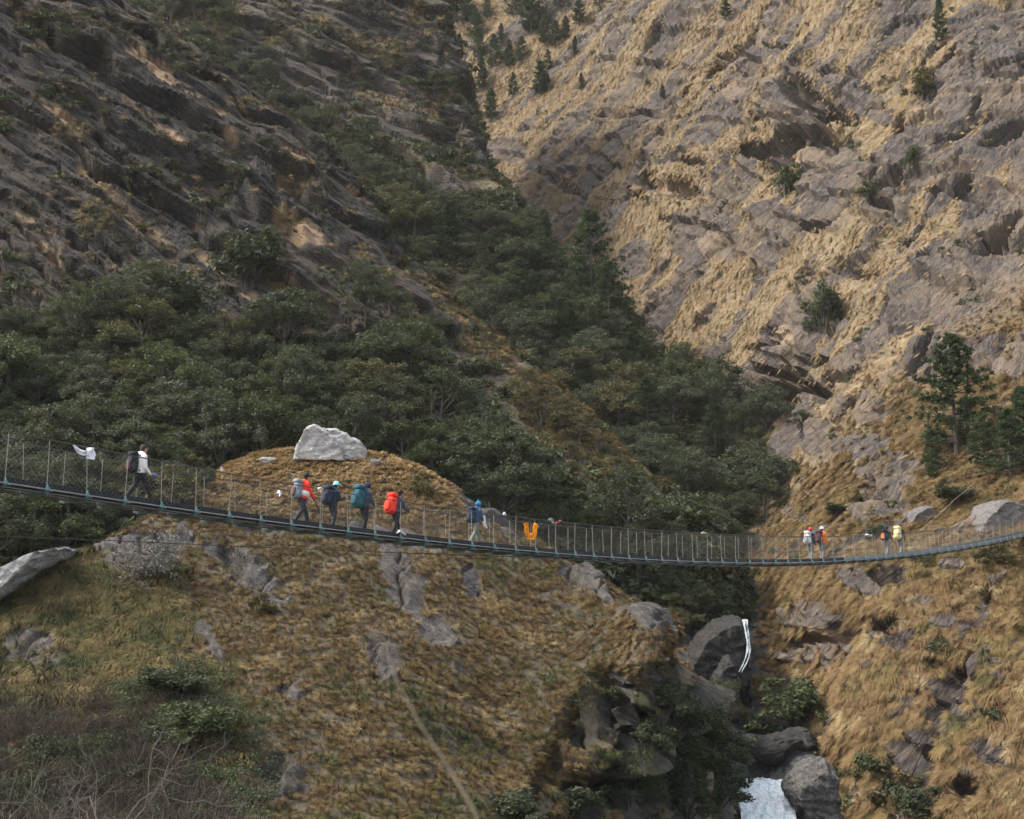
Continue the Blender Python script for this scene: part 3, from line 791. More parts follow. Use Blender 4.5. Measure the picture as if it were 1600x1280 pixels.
def leaves(rng, C, n, rad, flat, size, aspect=.5):
    """n diamond leaves round each clump centre."""
    k = len(C) * n
    c = np.repeat(np.asarray(C), n, 0)
    o = rng.normal(0, 1, (k, 3)); o /= np.linalg.norm(o, axis=1)[:, None]; o *= rng.random((k, 1)) ** .45
    p = c + o * np.array([rad, rad, rad * flat])
    nn = rng.normal(0, 1, (k, 3)) + np.array([0, 0, .9]) + o * .6; nn /= np.linalg.norm(nn, axis=1)[:, None]
    a = np.cross(nn, rng.normal(0, 1, (k, 3))); a /= np.linalg.norm(a, axis=1)[:, None]
    b = np.cross(nn, a)
    s = size * rng.uniform(.6, 1.35, (k, 1))
    V = np.stack([p - a * s, p + b * s * aspect, p + a * s, p - b * s * aspect + nn * s * .25], 1).reshape(-1, 3)
    return V, np.arange(4 * k).reshape(-1, 4)
def broad_tree(name, H, rng, leaf_m, nl=42, size=.15, spread=.36, lobes=9, bark=None):
    root = empty(name)
    mb = MB()
    lean = rng.normal(0, .05, 2)
    tz = np.linspace(-.08, .62, 7) * H
    tr = np.stack([lean[0] * tz + .02 * H * np.sin(tz * .9 + rng.uniform(0, 6)), lean[1] * tz + .02 * H * np.cos(tz * .8), tz], 1)
    mb.tube(tr, np.linspace(.026, .012, 7) * H, 7)
    cl = []
    for i in range(lobes):
        a = i * 2.4 + rng.uniform(-.5, .5); q = math.sqrt((i + .4) / lobes)
        rr = spread * H * q * rng.uniform(.75, 1.1)
        z = H * (.84 - .40 * q ** 1.3 + rng.uniform(-.16, .07))
        lc = np.array([math.cos(a) * rr + lean[0] * z, math.sin(a) * rr + lean[1] * z, z])
        R0 = H * rng.uniform(.12, .20)
        m = int(rng.integers(11, 16))
        d = rng.normal(0, 1, (m, 3)); d[:, 2] = np.abs(d[:, 2]) * .9 - .25; d /= np.linalg.norm(d, axis=1)[:, None]
        cl.append(lc + d * R0 * rng.uniform(.55, 1.1, (m, 1)) * np.array([1.15, 1.15, .8]))
        s = tr[min(6, 2 + int(rng.integers(0, 4)))]
        mid = s * .45 + lc * .55 + np.array([0, 0, -.04 * H])
        mb.tube([s, mid, lc + np.array([0, 0, -.02 * H])], np.array([.012, .008, .003]) * H, 5)
        for e in cl[-1][:4]:
            mb.tube([mid, mid * .4 + e * .6, e], np.array([.005, .0035, .0015]) * H, 4)
    mb.build('trunk', bark or M_BARK, root)
    V, Q = leaves(rng, np.vstack(cl), nl, .075 * H, .72, size)
    obj('crown', mesh_np('crown', V, Q), leaf_m, root)
    KIDS[root.name] = list(root.children)
    return root
def pine_tree(name, H, rng, slim=.2, leaf_m=None, bare=.16):
    root = empty(name); mb = MB()
    mb.tube([(0, 0, -.06 * H), (.01 * H, 0, .3 * H), (0, .008 * H, .7 * H), (0, 0, .99 * H)], np.array([.018, .014, .008, .002]) * H, 7)
    C = []; D = []
    nw = 20
    for i in range(nw):
        t = i / (nw - 1); z = H * (bare + (1 - bare) * t)
        ln = H * slim * (1 - t) ** .72 * (1.0 if t > .12 else .75) + .02 * H
        for j in range(int(rng.integers(4, 7))):
            a = rng.uniform(0, 6.283); l = ln * rng.uniform(.6, 1.2)
            tip = np.array([math.cos(a) * l, math.sin(a) * l, z + l * rng.uniform(-.05, .38)])
            st = np.array([0, 0, z - .01 * H]); md = (st + tip) / 2 + np.array([0, 0, -.06 * l])
            mb.tube([st, md, tip], np.array([.005, .0035, .0015]) * H, 4)
            for u in np.linspace(.35, 1, 5):
                p = (1 - u) ** 2 * st + 2 * u * (1 - u) * md + u * u * tip
                C.append(p + rng.normal(0, .012 * H, 3)); D.append((tip - st) / np.linalg.norm(tip - st))
    C = np.array(C); D = np.array(D); n = 20; k = len(C) * n
    c = np.repeat(C, n, 0); d = np.repeat(D, n, 0) * .7 + np.array([0, 0, .55]) + rng.normal(0, .75, (k, 3)); d /= np.linalg.norm(d, axis=1)[:, None]
    s = np.cross(d, rng.normal(0, 1, (k, 3))); s /= np.linalg.norm(s, axis=1)[:, None]
    L = H * .038 * rng.uniform(.6, 1.2, (k, 1)); w = H * .0055
    V = np.stack([c - s * w, c + d * L * .6 - s * w * 1.2, c + d * L, c + d * L * .6 + s * w * 1.2], 1).reshape(-1, 3)
    mb.build('trunk', M_BARK, root)
    obj('crown', mesh_np('crown', V, np.arange(4 * k).reshape(-1, 4)), leaf_m or M_PINE, root)
    KIDS[root.name] = list(root.children)
    return root
def leafy_shrub(name, H, rng, leaf_m, nl=70, size=.062):
    root = empty(name); mb = MB(); C = []
    for i in range(9):
        a = rng.uniform(0, 6.28); r = H * rng.uniform(.1, .62); z = H * rng.uniform(.3, .85)
        e = np.array([math.cos(a) * r, math.sin(a) * r, z * (1.1 - .5 * r / H)])
        mb.tube([(0, 0, -.25 * H), e * .5 + np.array([0, 0, .05 * H]), e], np.array([.03, .02, .006]) * H, 4)
        d = rng.normal(0, 1, (5, 3)); d /= np.linalg.norm(d, axis=1)[:, None]
        C.append(e + d * H * .2)
    mb.build('stem', M_BARK, root)
    V, Q = leaves(rng, np.vstack(C), nl, .17 * H, .7, size)
    obj('foliage', mesh_np('foliage', V, Q), leaf_m, root)
    KIDS[root.name] = list(root.children)
    return root
def bare_shrub(name, H, rng, mat, spread=.9, stems=5, depth=5, r0=.012, leaf=None):
    root = empty(name); mb = MB(); tips = []
    def grow(p, d, l, r, k):
        pts = [p]; q = p
        for i in range(3):
            d = d + rng.normal(0, .24, 3) + np.array([0, 0, .05]); d = d / np.linalg.norm(d); q = q + d * l / 3; pts.append(q)
        mb.tube(pts, np.linspace(r, r * .62, 4), 4 if k < 3 else 5, False)
        if k == 0: tips.append(q); return
        for i in range(int(rng.integers(2, 4)) + (k == 3)):
            nd = d + rng.normal(0, .55, 3) * spread; nd = nd / np.linalg.norm(nd)
            grow(pts[-1] if i == 0 else pts[int(rng.integers(1, 4))], nd, l * rng.uniform(.62, .9), r * .6, k - 1)
    for i in range(stems):
        a = rng.uniform(0, 6.28)
        d = np.array([math.cos(a) * .55 * spread, math.sin(a) * .55 * spread, 1.0]); d /= np.linalg.norm(d)
        grow(np.array([math.cos(a) * .02 * H, math.sin(a) * .02 * H, -.06 * H]), d, H * .3, r0 * H, depth)
    mb.build('branches', mat, root)
    if leaf is not None:
        V, Q = leaves(rng, np.array(tips), 5, .05 * H, .8, .05)
        obj('foliage', mesh_np('foliage', V, Q), leaf, root)
    KIDS[root.name] = list(root.children)
    return root

r2 = np.random.default_rng(21)
TREES = {}
def proto(key, fn): TREES[key] = [fn() for _ in range(TREES.get('n', 1))]
B_PROTO = [broad_tree('broadleaf_tree', 8.0, r2, (M_LEAF, M_LEAF_G, M_LEAF, M_LEAF_P, M_LEAF, M_LEAF_G, M_LEAF_O, M_LEAF)[i], nl=int(r2.integers(46, 62)), size=.125, spread=r2.uniform(.28, .42), lobes=int(r2.integers(8, 12))) for i in range(8)]
O_PROTO = [broad_tree('olive_tree', 6.0, r2, M_OLIVE, nl=26, size=.13, spread=.4, lobes=8, bark=M_TWIG) for i in range(3)]
P_PROTO = [pine_tree('pine_tree', 12.0, r2, s) for s in (.22, .28, .33)]
S_PROTO = [leafy_shrub('shrub', 1.6, r2, m) for m in (M_LEAF, M_LEAF_G, M_OLIVE, M_LEAF)]
T_PROTO = [bare_shrub('bare_tree', 6.0, r2, M_TWIG, .8, 2, 6, .014), bare_shrub('bare_tree', 6.0, r2, M_TWIGD, .9, 3, 6, .011)]
USED = {}
def place(proto_root, p, rz, sc, label, cat, group=None, tilt=(0, 0)):
    """The first use moves the source itself, later uses are copies with their parts."""
    if proto_root.name not in USED:
        USED[proto_root.name] = True; o = proto_root
        o.location = p; o.rotation_euler = (tilt[0], tilt[1], rz); o.scale = (sc, sc, sc) if np.isscalar(sc) else sc
        if 'group' in o: del o['group']
    else:
        o = copy_tree(proto_root, p, rz, sc, tilt)
        if 'group' in o: del o['group']
    tag(o, label, cat, group)
    return o
def inpoly(x, y, poly):
    c = False; n = len(poly)
    for i in range(n):
        x1, y1 = poly[i]; x2, y2 = poly[(i + 1) % n]
        if (y1 > y) != (y2 > y) and x < (x2 - x1) * (y - y1) / (y2 - y1) + x1: c = not c
    return c
def poisson(poly, dist, rng, tries=6000, avoid=()):
    xs = [q[0] for q in poly]; ys = [q[1] for q in poly]; out = []
    for _ in range(tries):
        x = rng.uniform(min(xs), max(xs)); y = rng.uniform(min(ys), max(ys))
        if not inpoly(x, y, poly): continue
        if any((x - a) ** 2 + (y - b) ** 2 < r * r for a, b, r in avoid): continue
        if all((x - a) ** 2 + ((y - b) * 1.15) ** 2 > dist * dist for a, b in out): out.append((x, y))
    return out

def forest(layer, poly, dist, hpx, protos, what, marks, rng, cat='tree', avoid=(), H=8.0):
    """Trees over a patch of slope; each is named after the landmark it stands nearest to."""
    n = 0
    for (x, y) in poisson(poly, dist, rng, 5000, avoid):
        p, nn = surf(layer, x, y)
        h = hpx * (.62 + .75 * rng.random() ** 1.3) * p[1] / 2000
        sc = h / H
        k = min(marks, key=lambda m: (m[0] - x) ** 2 + (1.3 * (m[1] - y)) ** 2)
        place(protos[int(rng.integers(0, len(protos)))], Vector(p) + Vector((0, 0, -.2)), rng.uniform(0, 6.28), (sc * rng.uniform(.9, 1.25), sc * rng.uniform(.9, 1.25), sc), what + ' ' + k[2], cat, what + ' ' + k[2])
        n += 1
    return n
MARKS_B = [(40, 540, 'at the foot of the dark spur by the picture edge'), (60, 660, 'behind the left end of the footbridge'), (60, 820, 'below the walkway at the left, above the pale smooth rock'), (170, 720, 'behind the white scarf'), (240, 560, 'at the foot of the dark spur above the first hiker'), (240, 680, 'just above the first hiker'),
 (370, 560, 'below the lone bush of the dark spur'), (400, 680, 'left of the big pale boulder'), (520, 580, 'high above the big pale boulder'), (540, 660, 'right behind the big pale boulder'), (640, 600, 'below the grassy toe of the dark spur'), (680, 720, 'behind the right shoulder of the hill crest'),
 (760, 680, 'left of the olive ridge'), (800, 790, 'behind the blue capped hiker'), (900, 830, 'right behind the orange scarf'), (1000, 890, 'behind the middle of the walkway')]
MARKS_C = [(560, 290, 'under the layered cliff'), (650, 340, 'below the small grey slab of the layered cliff'), (760, 380, 'beside the shadowed grass of the far slope'), (650, 410, 'just over the edge of the dark spur'), (760, 470, 'above the grassy toe of the dark spur'), (860, 450, 'at the upper pines of the ravine'),
 (950, 540, 'below the tall ravine pine'), (850, 580, 'over the olive ridge'), (1060, 610, 'along the foot of the tan slope'), (970, 680, 'in the middle of the lower ravine'), (1160, 680, 'facing the dark cave'), (1080, 740, 'in the lower ravine beside the russet tree'), (1190, 790, 'against the brown rock at the ravine mouth'), (1080, 850, 'above the walkway at the ravine mouth'), (1100, 950, 'below the walkway on the gorge rim')]
belt = [(-40, 570), (40, 530), (130, 510), (230, 510), (320, 530), (420, 555), (520, 570), (590, 570), (650, 600), (690, 660), (760, 730), (850, 790), (930, 840), (1000, 860), (1070, 905), (1060, 950), (960, 920), (900, 880), (780, 830), (700, 780), (610, 740), (450, 730), (330, 760), (210, 830), (90, 900), (-40, 930)]
n1 = forest('spur_hill', belt, 38, 112, B_PROTO, 'dark broadleaf tree', MARKS_B, r2)
ravine = [(520, 290), (560, 270), (620, 290), (690, 345), (770, 350), (840, 400), (880, 440), (960, 500), (1030, 560), (1090, 610), (1150, 655), (1215, 705), (1225, 790), (1180, 880), (1140, 940), (1090, 990), (1060, 960), (1040, 860), (1000, 780), (930, 690), (850, 610), (770, 540), (690, 470), (620, 400), (560, 350)]
n2 = forest('ravine_hill', ravine, 34, 86, B_PROTO, 'ravine broadleaf tree', MARKS_C, r2)
n3 = forest('gorge_terrain', [(1030, 955), (1120, 945), (1140, 965), (1100, 1000), (1050, 1000)], 26, 80, B_PROTO, 'rim broadleaf tree', [(1090, 970, 'left of the narrow waterfall')], r2)
print('forest', n1, n2)
olive = [(800, 600), (860, 620), (920, 690), (980, 750), (960, 790), (900, 740), (850, 690), (800, 660)]
for q in (olive,):
    forest('spur_hill', q, 30, 50, O_PROTO, 'olive brown half bare bush', [(830, 640, 'high on the low ridge under the spur toe'), (900, 700, 'midway down the low ridge'), (965, 765, 'at the low end of the ridge above the walkway')], r2, 'bush', (), 6.0)
gully = [(250, 10), (300, 20), (370, 80), (430, 150), (490, 215), (470, 225), (400, 170), (330, 110), (270, 60)]
forest('ravine_hill', [(300, -10), (350, 30), (420, 110), (480, 170), (510, 215), (450, 215), (380, 150), (300, 80), (240, 20)], 30, 56, B_PROTO + O_PROTO[:1], 'small gully tree', [(300, 20, 'at the top edge between the two cliffs'), (390, 110, 'under the layered cliff, halfway up the gully'), (480, 190, 'at the lower end of the gully between the cliffs')], r2)

# undergrowth: leaf clumps over the forest floors
def clump(name, n, size, mat, rng):
    V, Q = leaves(rng, rng.normal(0, .35, (6, 3)) * np.array([1, 1, .5]) + np.array([0, 0, .35]), n, .38, .7, size)
    return source(mesh_np(name, V, Q), mat)
near_cl = [clump('near_clump', 60, .055, M_LEAF, r2), clump('near_clump', 60, .05, M_LEAF, r2), clump('near_clump', 50, .05, M_LEAF_G, r2)]
cl_src = [clump('leaf_clump', 26, .15, M_LEAF, r2), clump('leaf_clump', 26, .15, M_LEAF_G, r2), clump('leaf_clump', 20, .14, M_OLIVE, r2)]
def vmask(L, poly, pad=0):
    s = np.zeros(L['px'].shape, bool)
    x, y = L['px'], L['py']; n = len(poly)
    for i in range(n):
        x1, y1 = poly[i]; x2, y2 = poly[(i + 1) % n]
        cnd = ((y1 > y) != (y2 > y)) & (x < (x2 - x1) * (y - y1) / (y2 - y1 + 1e-9) + x1); s ^= cnd
    return s
P, N, k = pick('spur_hill', 5200, lambda L: (1 - L['cliff']) * (1 - .9 * (L['gr'] > .4)) * (1 - .85 * vmask(L, [(560, 330), (660, 420), (760, 500), (840, 560), (960, 660), (1060, 780), (1000, 800), (860, 740), (740, 620), (620, 540)])) + .10 * L['cliff'] * sstep(.1, .4, fbm(L['P'].reshape(-1, 3) / 9, 3, 5).reshape(L['px'].shape)), r2)
scatter('spur_undergrowth', 'dark undergrowth on the wooded foot of the dark rock spur', P, N, cl_src, .9, 2.2, r2, up=.8, twist=3)
P, N, k = pick('ravine_hill', 4200, lambda L: (1 - L['cliff']) + .05, r2)
scatter('ravine_undergrowth', 'dark undergrowth on the ravine floor', P, N, cl_src, 1.2, 2.6, r2, up=.8, twist=3)
P, N, k = pick('hill', 1300, lambda L: .75 * L['cliff'] * (L['px'] > 860) * sstep(.0, .25, fbm(L['P'].reshape(-1, 3) / 3.5, 3, 8).reshape(L['px'].shape)) * (L['py'] > 1075) + .9 * (vmask(L, [(225, 1070), (290, 1045), (345, 1065), (400, 1150), (440, 1230), (400, 1290), (-30, 1290), (-30, 1190), (120, 1160)])), r2)
scatter('hill_undergrowth', 'dark green creeping bushes on the shaded flanks of the grassy hill', P, N, near_cl, .45, 1.2, r2, up=.8, twist=3)
P, N, k = pick('mountain', 500, lambda L: vmask(L, [(1205, 1100), (1290, 1080), (1330, 1180), (1480, 1215), (1480, 1290), (1290, 1290), (1280, 1180), (1210, 1160)]) * 1.0 + .012, r2)
scatter('cliff_undergrowth', 'dark bushes scattered on the cliff and mountain slope', P, N, cl_src, .6, 1.5, r2, up=.8, twist=3)

# dry scrub on the dark cliff
M_SCRUB = leaf_mat('dry_scrub', (.036, .033, .030), (.062, .050, .042), (.10, .085, .07))
sc_src = [clump('scrub_clump', 30, .12, M_SCRUB, r2), clump('scrub_clump', 30, .12, M_LEAF, r2), clump('scrub_clump', 26, .12, M_BROWN if False else M_SCRUB, r2)]
P, N, k = pick('spur_hill', 1700, lambda L: L['cliff'] * (1 - np.clip(L['fresh'] * 2, 0, 1)) * sstep(-.12, .25, fbm(L['P'].reshape(-1, 3) / np.array([8., 8, 4]), 4, 15).reshape(L['px'].shape)), r2)
scatter('spur_scrub', 'dry dark scrub growing on the beds of the dark spur', P, N, sc_src, .35, 1.1, r2, up=.6, twist=3)
P, N, k = pick('ravine_hill', 900, lambda L: L['cliff'] * sstep(.0, .3, fbm(L['P'].reshape(-1, 3) / np.array([9., 9, 4]), 4, 16).reshape(L['px'].shape)), r2)
scatter('ravine_scrub', 'dry scrub on the ledges of the layered cliff', P, N, sc_src, .8, 1.8, r2, up=.6, twist=3)

def twig_clump(name, n, H, r, mat, rng):
    mb = MB()
    for i in range(n):
        p = rng.normal(0, .22, 3) * np.array([1, 1, .2]) * H; d = np.array([rng.normal(0, .5), rng.normal(0, .5), rng.uniform(.5, 1)]); pts = [p]
        for q in range(4):
            d = d + rng.normal(0, .38, 3); d /= np.linalg.norm(d); p = p + d * H * .22; pts.append(p)
        mb.tube(pts, np.linspace(r, r * .3, 5), 3, False)
    return source(mb.mesh(name), mat)
M_REDTW = plain('reddish_twig', (.065, .044, .036), .9, 0, .35, 4)
th_src = [twig_clump('thicket_twigs', 34, 1.3, .013, m, r2) for m in (M_TWIGD, M_REDTW, M_TWIGD)]
P, N, k = pick('hill', 1000, lambda L: thicket_zone(L) * (L['px'] < 420), r2)
scatter('thicket', 'tangled bare brown thicket covering the lower left of the slope', P, N, th_src, .6, 1.25, r2, up=.7, twist=3)
P, N, k = pick('hill', 700, lambda L: thicket_zone(L), r2)
scatter('thicket_undergrowth', 'dark low leaves between the bare twigs at the lower left', P, N, near_cl, .4, .9, r2, up=.8, twist=3)

# ---- trees that stand out
def pine(i, layer, px, py, hpx, label, group=None, asp=1.0, tilt=(0, 0)):
    p, nn = surf(layer, px, py); h = hpx * p[1] / 2000; s = h / 12.0
    return place(P_PROTO[i], Vector(p) + Vector((0, 0, -.25)), r2.uniform(0, 6.28), (s * asp, s * asp, s), label, 'pine tree', group, tilt)
pine(1, 'ravine_hill', 925, 482, 165, 'tall cone shaped pine rising from the ravine trees against the tan slope', asp=1.1)
pine(2, 'ravine_hill', 952, 520, 118, 'shorter rounded pine just in front of the tall ravine pine', asp=1.25)
pine(0, 'ravine_hill', 852, 425, 105, 'slim pine at the top edge of the ravine trees, uphill of the tall one')
pine(1, 'ravine_hill', 812, 520, 125, 'pale green pine among broadleaf trees in the middle of the ravine', asp=1.2)
pine(2, 'mountain', 1492, 715, 196, 'large dark pine on the right slope, tallest of the pines above the bridge', asp=1.15)
pine(1, 'mountain', 1465, 752, 88, 'small leaning pine with bare lower trunk beside the large dark pine', tilt=(0, -.1))
pine(2, 'mountain', 1578, 745, 110, 'bushy pine at the picture edge above the round grey boulder', asp=1.5)
pine(1, 'mountain', 1540, 730, 92, 'half hidden pine between the large dark pine and the picture edge', asp=1.3)
pine(0, 'mountain', 1600, 720, 120, 'pine cut by the picture edge above the round grey boulder', asp=1.4)
pine(1, 'ravine_hill', 1075, 965, 116, 'open pine on the gorge rim below the middle of the bridge', asp=1.35)
pine(2, 'spur_hill', 800, 775, 120, 'bright green bushy pine behind the grassy hill, above the blue capped hiker', asp=1.2)
for i, (x, y, h) in enumerate(((700, 400, 95), (770, 440, 90), (840, 520, 100), (890, 560, 95), (985, 600, 100), (1010, 690, 105), (905, 640, 90), (1120, 720, 95))):
    pine(i % 3, 'ravine_hill', x, y, h, 'pine scattered among the broadleaf trees of the ravine', 'pines scattered in the ravine', 1.25)
for i, (x, y, h) in enumerate(((150, 640, 95), (330, 640, 100), (505, 650, 100), (610, 690, 105), (690, 700, 95), (380, 560, 85))):
    p, nn = surf('spur_hill', x, y); s_ = h * p[1] / 2000 / 6.0
    place(T_PROTO[i % 2], Vector(p), r2.uniform(0, 6.28), (s_ * .75, s_ * .75, s_), 'thin leafless tree standing in the dark wood behind the walkway', 'bare tree', 'leafless trees in the wood')
far_p = [(842,150,50,1.4),(745,100,54,1),(770,105,46,1),(795,102,40,1.1),(815,98,40,1),(735,195,52,1),(765,190,50,1),(798,152,36,.9),(725,165,52,1.1),(752,140,48,1),(720,42,60,1.4),(742,58,44,1.2),(830,52,70,1.5),(850,70,46,1.2),(868,72,40,1.1),(880,62,36,1),(903,40,40,1.2),(805,25,54,1.2),(780,70,30,1),(858,106,30,1),(905,140,26,.9),(895,92,34,.8),(1133,28,30,1.3),(935,12,34,1.3),(1470,68,66,.8),(760,30,36,1),(870,15,40,1.2),(1035,150,20,1.2)]
for i, (x, y, h, asp) in enumerate(far_p):
    pine(i % 3, 'mountain', x, y, h * 1.2, 'small pine in the grove high up on the far tan slope' if x < 960 else ('lone pine near the top edge of the tan mountain slope' if x < 1300 and y < 100 else ('slim pine standing among grey slabs at the top of the mountain' if x > 1300 else 'tiny pine on a ledge of the tan slope above the ravine')), 'pines in the grove on the far slope' if x < 960 and x else None, asp)

def shrub(i, layer, px, py, hpx, label, group=None, asp=1.2):
    p, nn = surf(layer, px, py); s = hpx * p[1] / 2000 / 1.6
    return place(S_PROTO[i], p, r2.uniform(0, 6.28), (s * asp, s * asp, s), label, 'shrub', group)
shrub(0, 'mountain', 1490, 790, 40, 'rounded dark shrub between the two grey boulders above the bridge', asp=1.7)
shrub(1, 'mountain', 1250, 672, 30, 'green shrub growing from bare rock beneath the dark cave')
shrub(1, 'mountain', 1250, 1150, 84, 'bright green bush overhanging the pool of the stream', asp=1.3)
shrub(3, 'mountain', 1225, 1165, 60, 'smaller dark bush by the pool, next to the bright green bush', asp=1.3)
shrub(0, 'mountain', 1435, 1275, 50, 'dark leafy bush at the foot of the cliff below the pale rock scar', asp=1.6)
shrub(2, 'mountain', 1550, 885, 36, 'yellow green bush on the cliff edge under the right end of the bridge', asp=1.6)
shrub(1, 'mountain', 1225, 305, 50, 'grey green bush on the slab below the black rock outcrop', asp=1.0)
shrub(0, 'mountain', 1285, 520, 90, 'dark upright bush in the gully above the cave', asp=.6)
shrub(2, 'mountain', 1440, 150, 50, 'yellow green bush below a dark ledge near the top of the mountain', asp=1.0)
shrub(1, 'mountain', 1430, 270, 44, 'narrow green bush beside a blue grey slab on the mountain', asp=.6)
shrub(1, 'mountain', 1355, 310, 30, 'little green bush under the dark slit on the mountain', asp=1.3)
shrub(0, 'mountain', 1305, 805, 22, 'low dark bush on the ledge above the orange jacket', asp=2.2)
shrub(0, 'mountain', 1365, 845, 30, 'brown green bush hanging behind the pair of hikers on the right', asp=1.2)
shrub(1, 'ravine_hill', 678, 150, 34, 'green bush on the lip of the layered cliff', asp=2.0)
shrub(2, 'hill', 655, 775, 40, 'slender olive bush on the crest slope above the red rucksack', asp=.9)
shrub(2, 'hill', 410, 960, 34, 'round yellow green bush in the middle of the hill face', asp=1.1)
shrub(0, 'hill', 270, 1095, 60, 'dark green bush at the lower left of the hill', asp=1.9)
shrub(1, 'hill', 300, 1160, 60, 'second green bush below the dark bush at the lower left', asp=1.8)
shrub(0, 'hill', 320, 765, 40, 'small dark bush at the end of the crest behind the first hiker', asp=.8)
shrub(2, 'hill', 276, 792, 70, 'broad olive bush behind the walkway beside the first hiker', asp=1.2)
shrub(3, 'hill', 1050, 1150, 70, 'dark bush growing on the overhanging rock face', asp=1.5)
shrub(3, 'hill', 1110, 1180, 66, 'dark bush at the corner of the gorge under the grassy ridge', asp=1.4)
shrub(3, 'hill', 985, 1260, 60, 'dark bush low on the overhanging rock face', asp=1.3)
shrub(0, 'hill', 880, 1290, 60, 'dark bush at the bottom edge under the hill', asp=1.7)
shrub(0, 'hill', 810, 1285, 50, 'green bush at the bottom edge left of the overhang', asp=1.8)
shrub(0, 'spur_hill', 390, 450, 110, 'grey green bush standing alone on the dark rock spur', asp=1.0)
shrub(3, 'spur_hill', 250, 505, 90, 'dark bush at the upper edge of the wood under the spur', asp=1.2)
forest('spur_hill', [(560, 500), (620, 480), (690, 540), (640, 570)], 40, 80, B_PROTO[:3], 'climbing tree', [(620, 520, 'on the rock toe above the big pale boulder')], r2)

for x, y, h in ((1040, 1120, 60), (1072, 1140, 66), (1100, 1165, 60), (1065, 1190, 64), (1128, 1200, 58), (1092, 1225, 66), (1045, 1215, 56), (1120, 1262, 60), (1010, 1180, 50), (1075, 1275, 60)):
    p, nn = surf('hill', x, y); s = h * p[1] / 2000 / 1.6
    place(S_PROTO[int(r2.integers(0, 2)) * 3], p, r2.uniform(0, 6.28), (s * 1.35, s * 1.35, s), 'dark bush clinging to the steep rock between the hill slab and the gorge', 'shrub', 'bushes on the steep side of the hill')
# bare and half bare trees
def bare(i, layer, px, py, hpx, label, asp=1.0, lift=0):
    p, nn = surf(layer, px, py); s = hpx * p[1] / 2000 / 6.0
    return place(T_PROTO[i], Vector(p) + Vector((0, 0, lift)), r2.uniform(0, 6.28), (s * asp, s * asp, s), label, 'bare tree')
bare(0, 'spur_hill', 725, 715, 130, 'pale leafless tree in the wood above the hill crest', .7)
bare(0, 'spur_hill', 55, 880, 90, 'pale leafless tree below the guy cable at the left', .8)
bare(0, 'spur_hill', 95, 800, 110, 'thin pale tree behind the walkway under the white scarf', .6)
bare(1, 'ravine_hill', 1150, 735, 90, 'bare russet tree between the ravine wood and the brown rock', .8)
bare(1, 'ravine_hill', 1175, 760, 100, 'thin dark bare tree beside the russet one', .5)
bare(1, 'mountain', 1205, 1120, 90, 'gnarled dark tree leaning over the gorge beside the ochre rock', .8)

GREY_SHRUB = bare_shrub('grey_shrub', 2.6, r2, plain('grey_twig', (.19, .17, .165), .9, 0, .3, 5), 1.1, 9, 5, .008, leaf=plain('grey_leaf', (.16, .15, .13), .9, 0, .3, 5))
p, nn = surf('hill', 245, 905)
GREY_SHRUB.location = Vector(p); tag(GREY_SHRUB, 'wide grey bare shrub on the hill shoulder right under the walkway', 'shrub'); GREY_SHRUB.scale = (1.35, 1.35, 1.15)

# bare bushes on the near bank, lower left
NB = [bare_shrub('leafless_bush', 4.4, r2, m, .85, 5, 6, .012) for m in (M_TWIG, M_TWIGD, M_TWIG)]
for i, (px, Y, hz, lab) in enumerate([(-20, 27, 1.15, 'pale leafless bush with long arching branches at the lower left corner'), (110, 30, .95, 'dark leafless bush beside the pale one at the lower left'),
        (215, 33, .80, 'small pale leafless bush, third from the left corner'), (60, 36, 1.0, 'reddish leafless bush behind the pale one at the left edge'), (300, 31, .62, 'lowest leafless bush, rightmost of the bushes on the near bank')]):
    q = at(px, 1400, Y)
    place(NB[i % 3], Vector((q[0], Y, -1.75 - .24 * (Y - 1) - .02 * max(0, Y - 20) ** 1.35 - .1)), r2.uniform(0, 6), (hz * 1.75, hz * 1.75, hz * 1.6), lab, 'bush')

# a blurred twig close to the camera
tw = MB()
pts = [(4.0, 1500), (4.0, 1330), (4.02, 1270), (4.05, 1200), (4.06, 1130), (4.08, 1060), (4.1, 1005), (4.1, 962)]
xs = [778, 762, 742, 702, 655, 618, 600, 597]
tw.tube([at(x, y, Y) for x, (Y, y) in zip(xs, pts)], np.array([.0062, .0058, .0052, .0045, .0036, .003, .0024, .0012]), 6)
side = at(655, 1130, 4.06)
M_NEAR = plain('dry_twig', (.21, .17, .115), .9, 0, .25, 30)
t_ = tw.build('twig', M_NEAR); tag(t_, 'blurred dry twig curving up close to the camera', 'twig')

# ------------------------------------------------------------------ boulders
def rock_mat(name, a, b, c, sc=1.0):
    t = NT(name); p = t.n('ShaderNodeTexCoord').outputs['Object']
    n1 = t.noise(p, .8 * sc, 6, .65, .4); n2 = t.noise(p, 4 * sc, 5, .7); n3 = t.noise(t.stretch(p, (.3, .5, .2), (2, 2, .35)), 3 * sc, 5, .7)
    k = t.mix(t.ramp(n1, [(.35, 0.0), (.65, 1.0)]), a, b)
    k = t.mix(t.ramp(n2, [(.5, 0.0), (.75, .9)]), k, c)
    k = t.mix(t.ramp(n3, [(.55, 0.0), (.68, .75)]), k, [q * .4 for q in a])
    t.color(k); t.bump(t.math('ADD', n2, n3), .5, .15); t.b.inputs['Roughness'].default_value = .9
    return t.m
M_PALE = rock_mat('pale_rock', (.22, .21, .20), (.38, .365, .35), (.54, .52, .50))
M_GREY = rock_mat('grey_rock', (.08, .073, .072), (.145, .132, .125), (.23, .21, .19))
M_GREY2 = rock_mat('smooth_pale_rock', (.26, .255, .25), (.36, .35, .335), (.46, .44, .42))
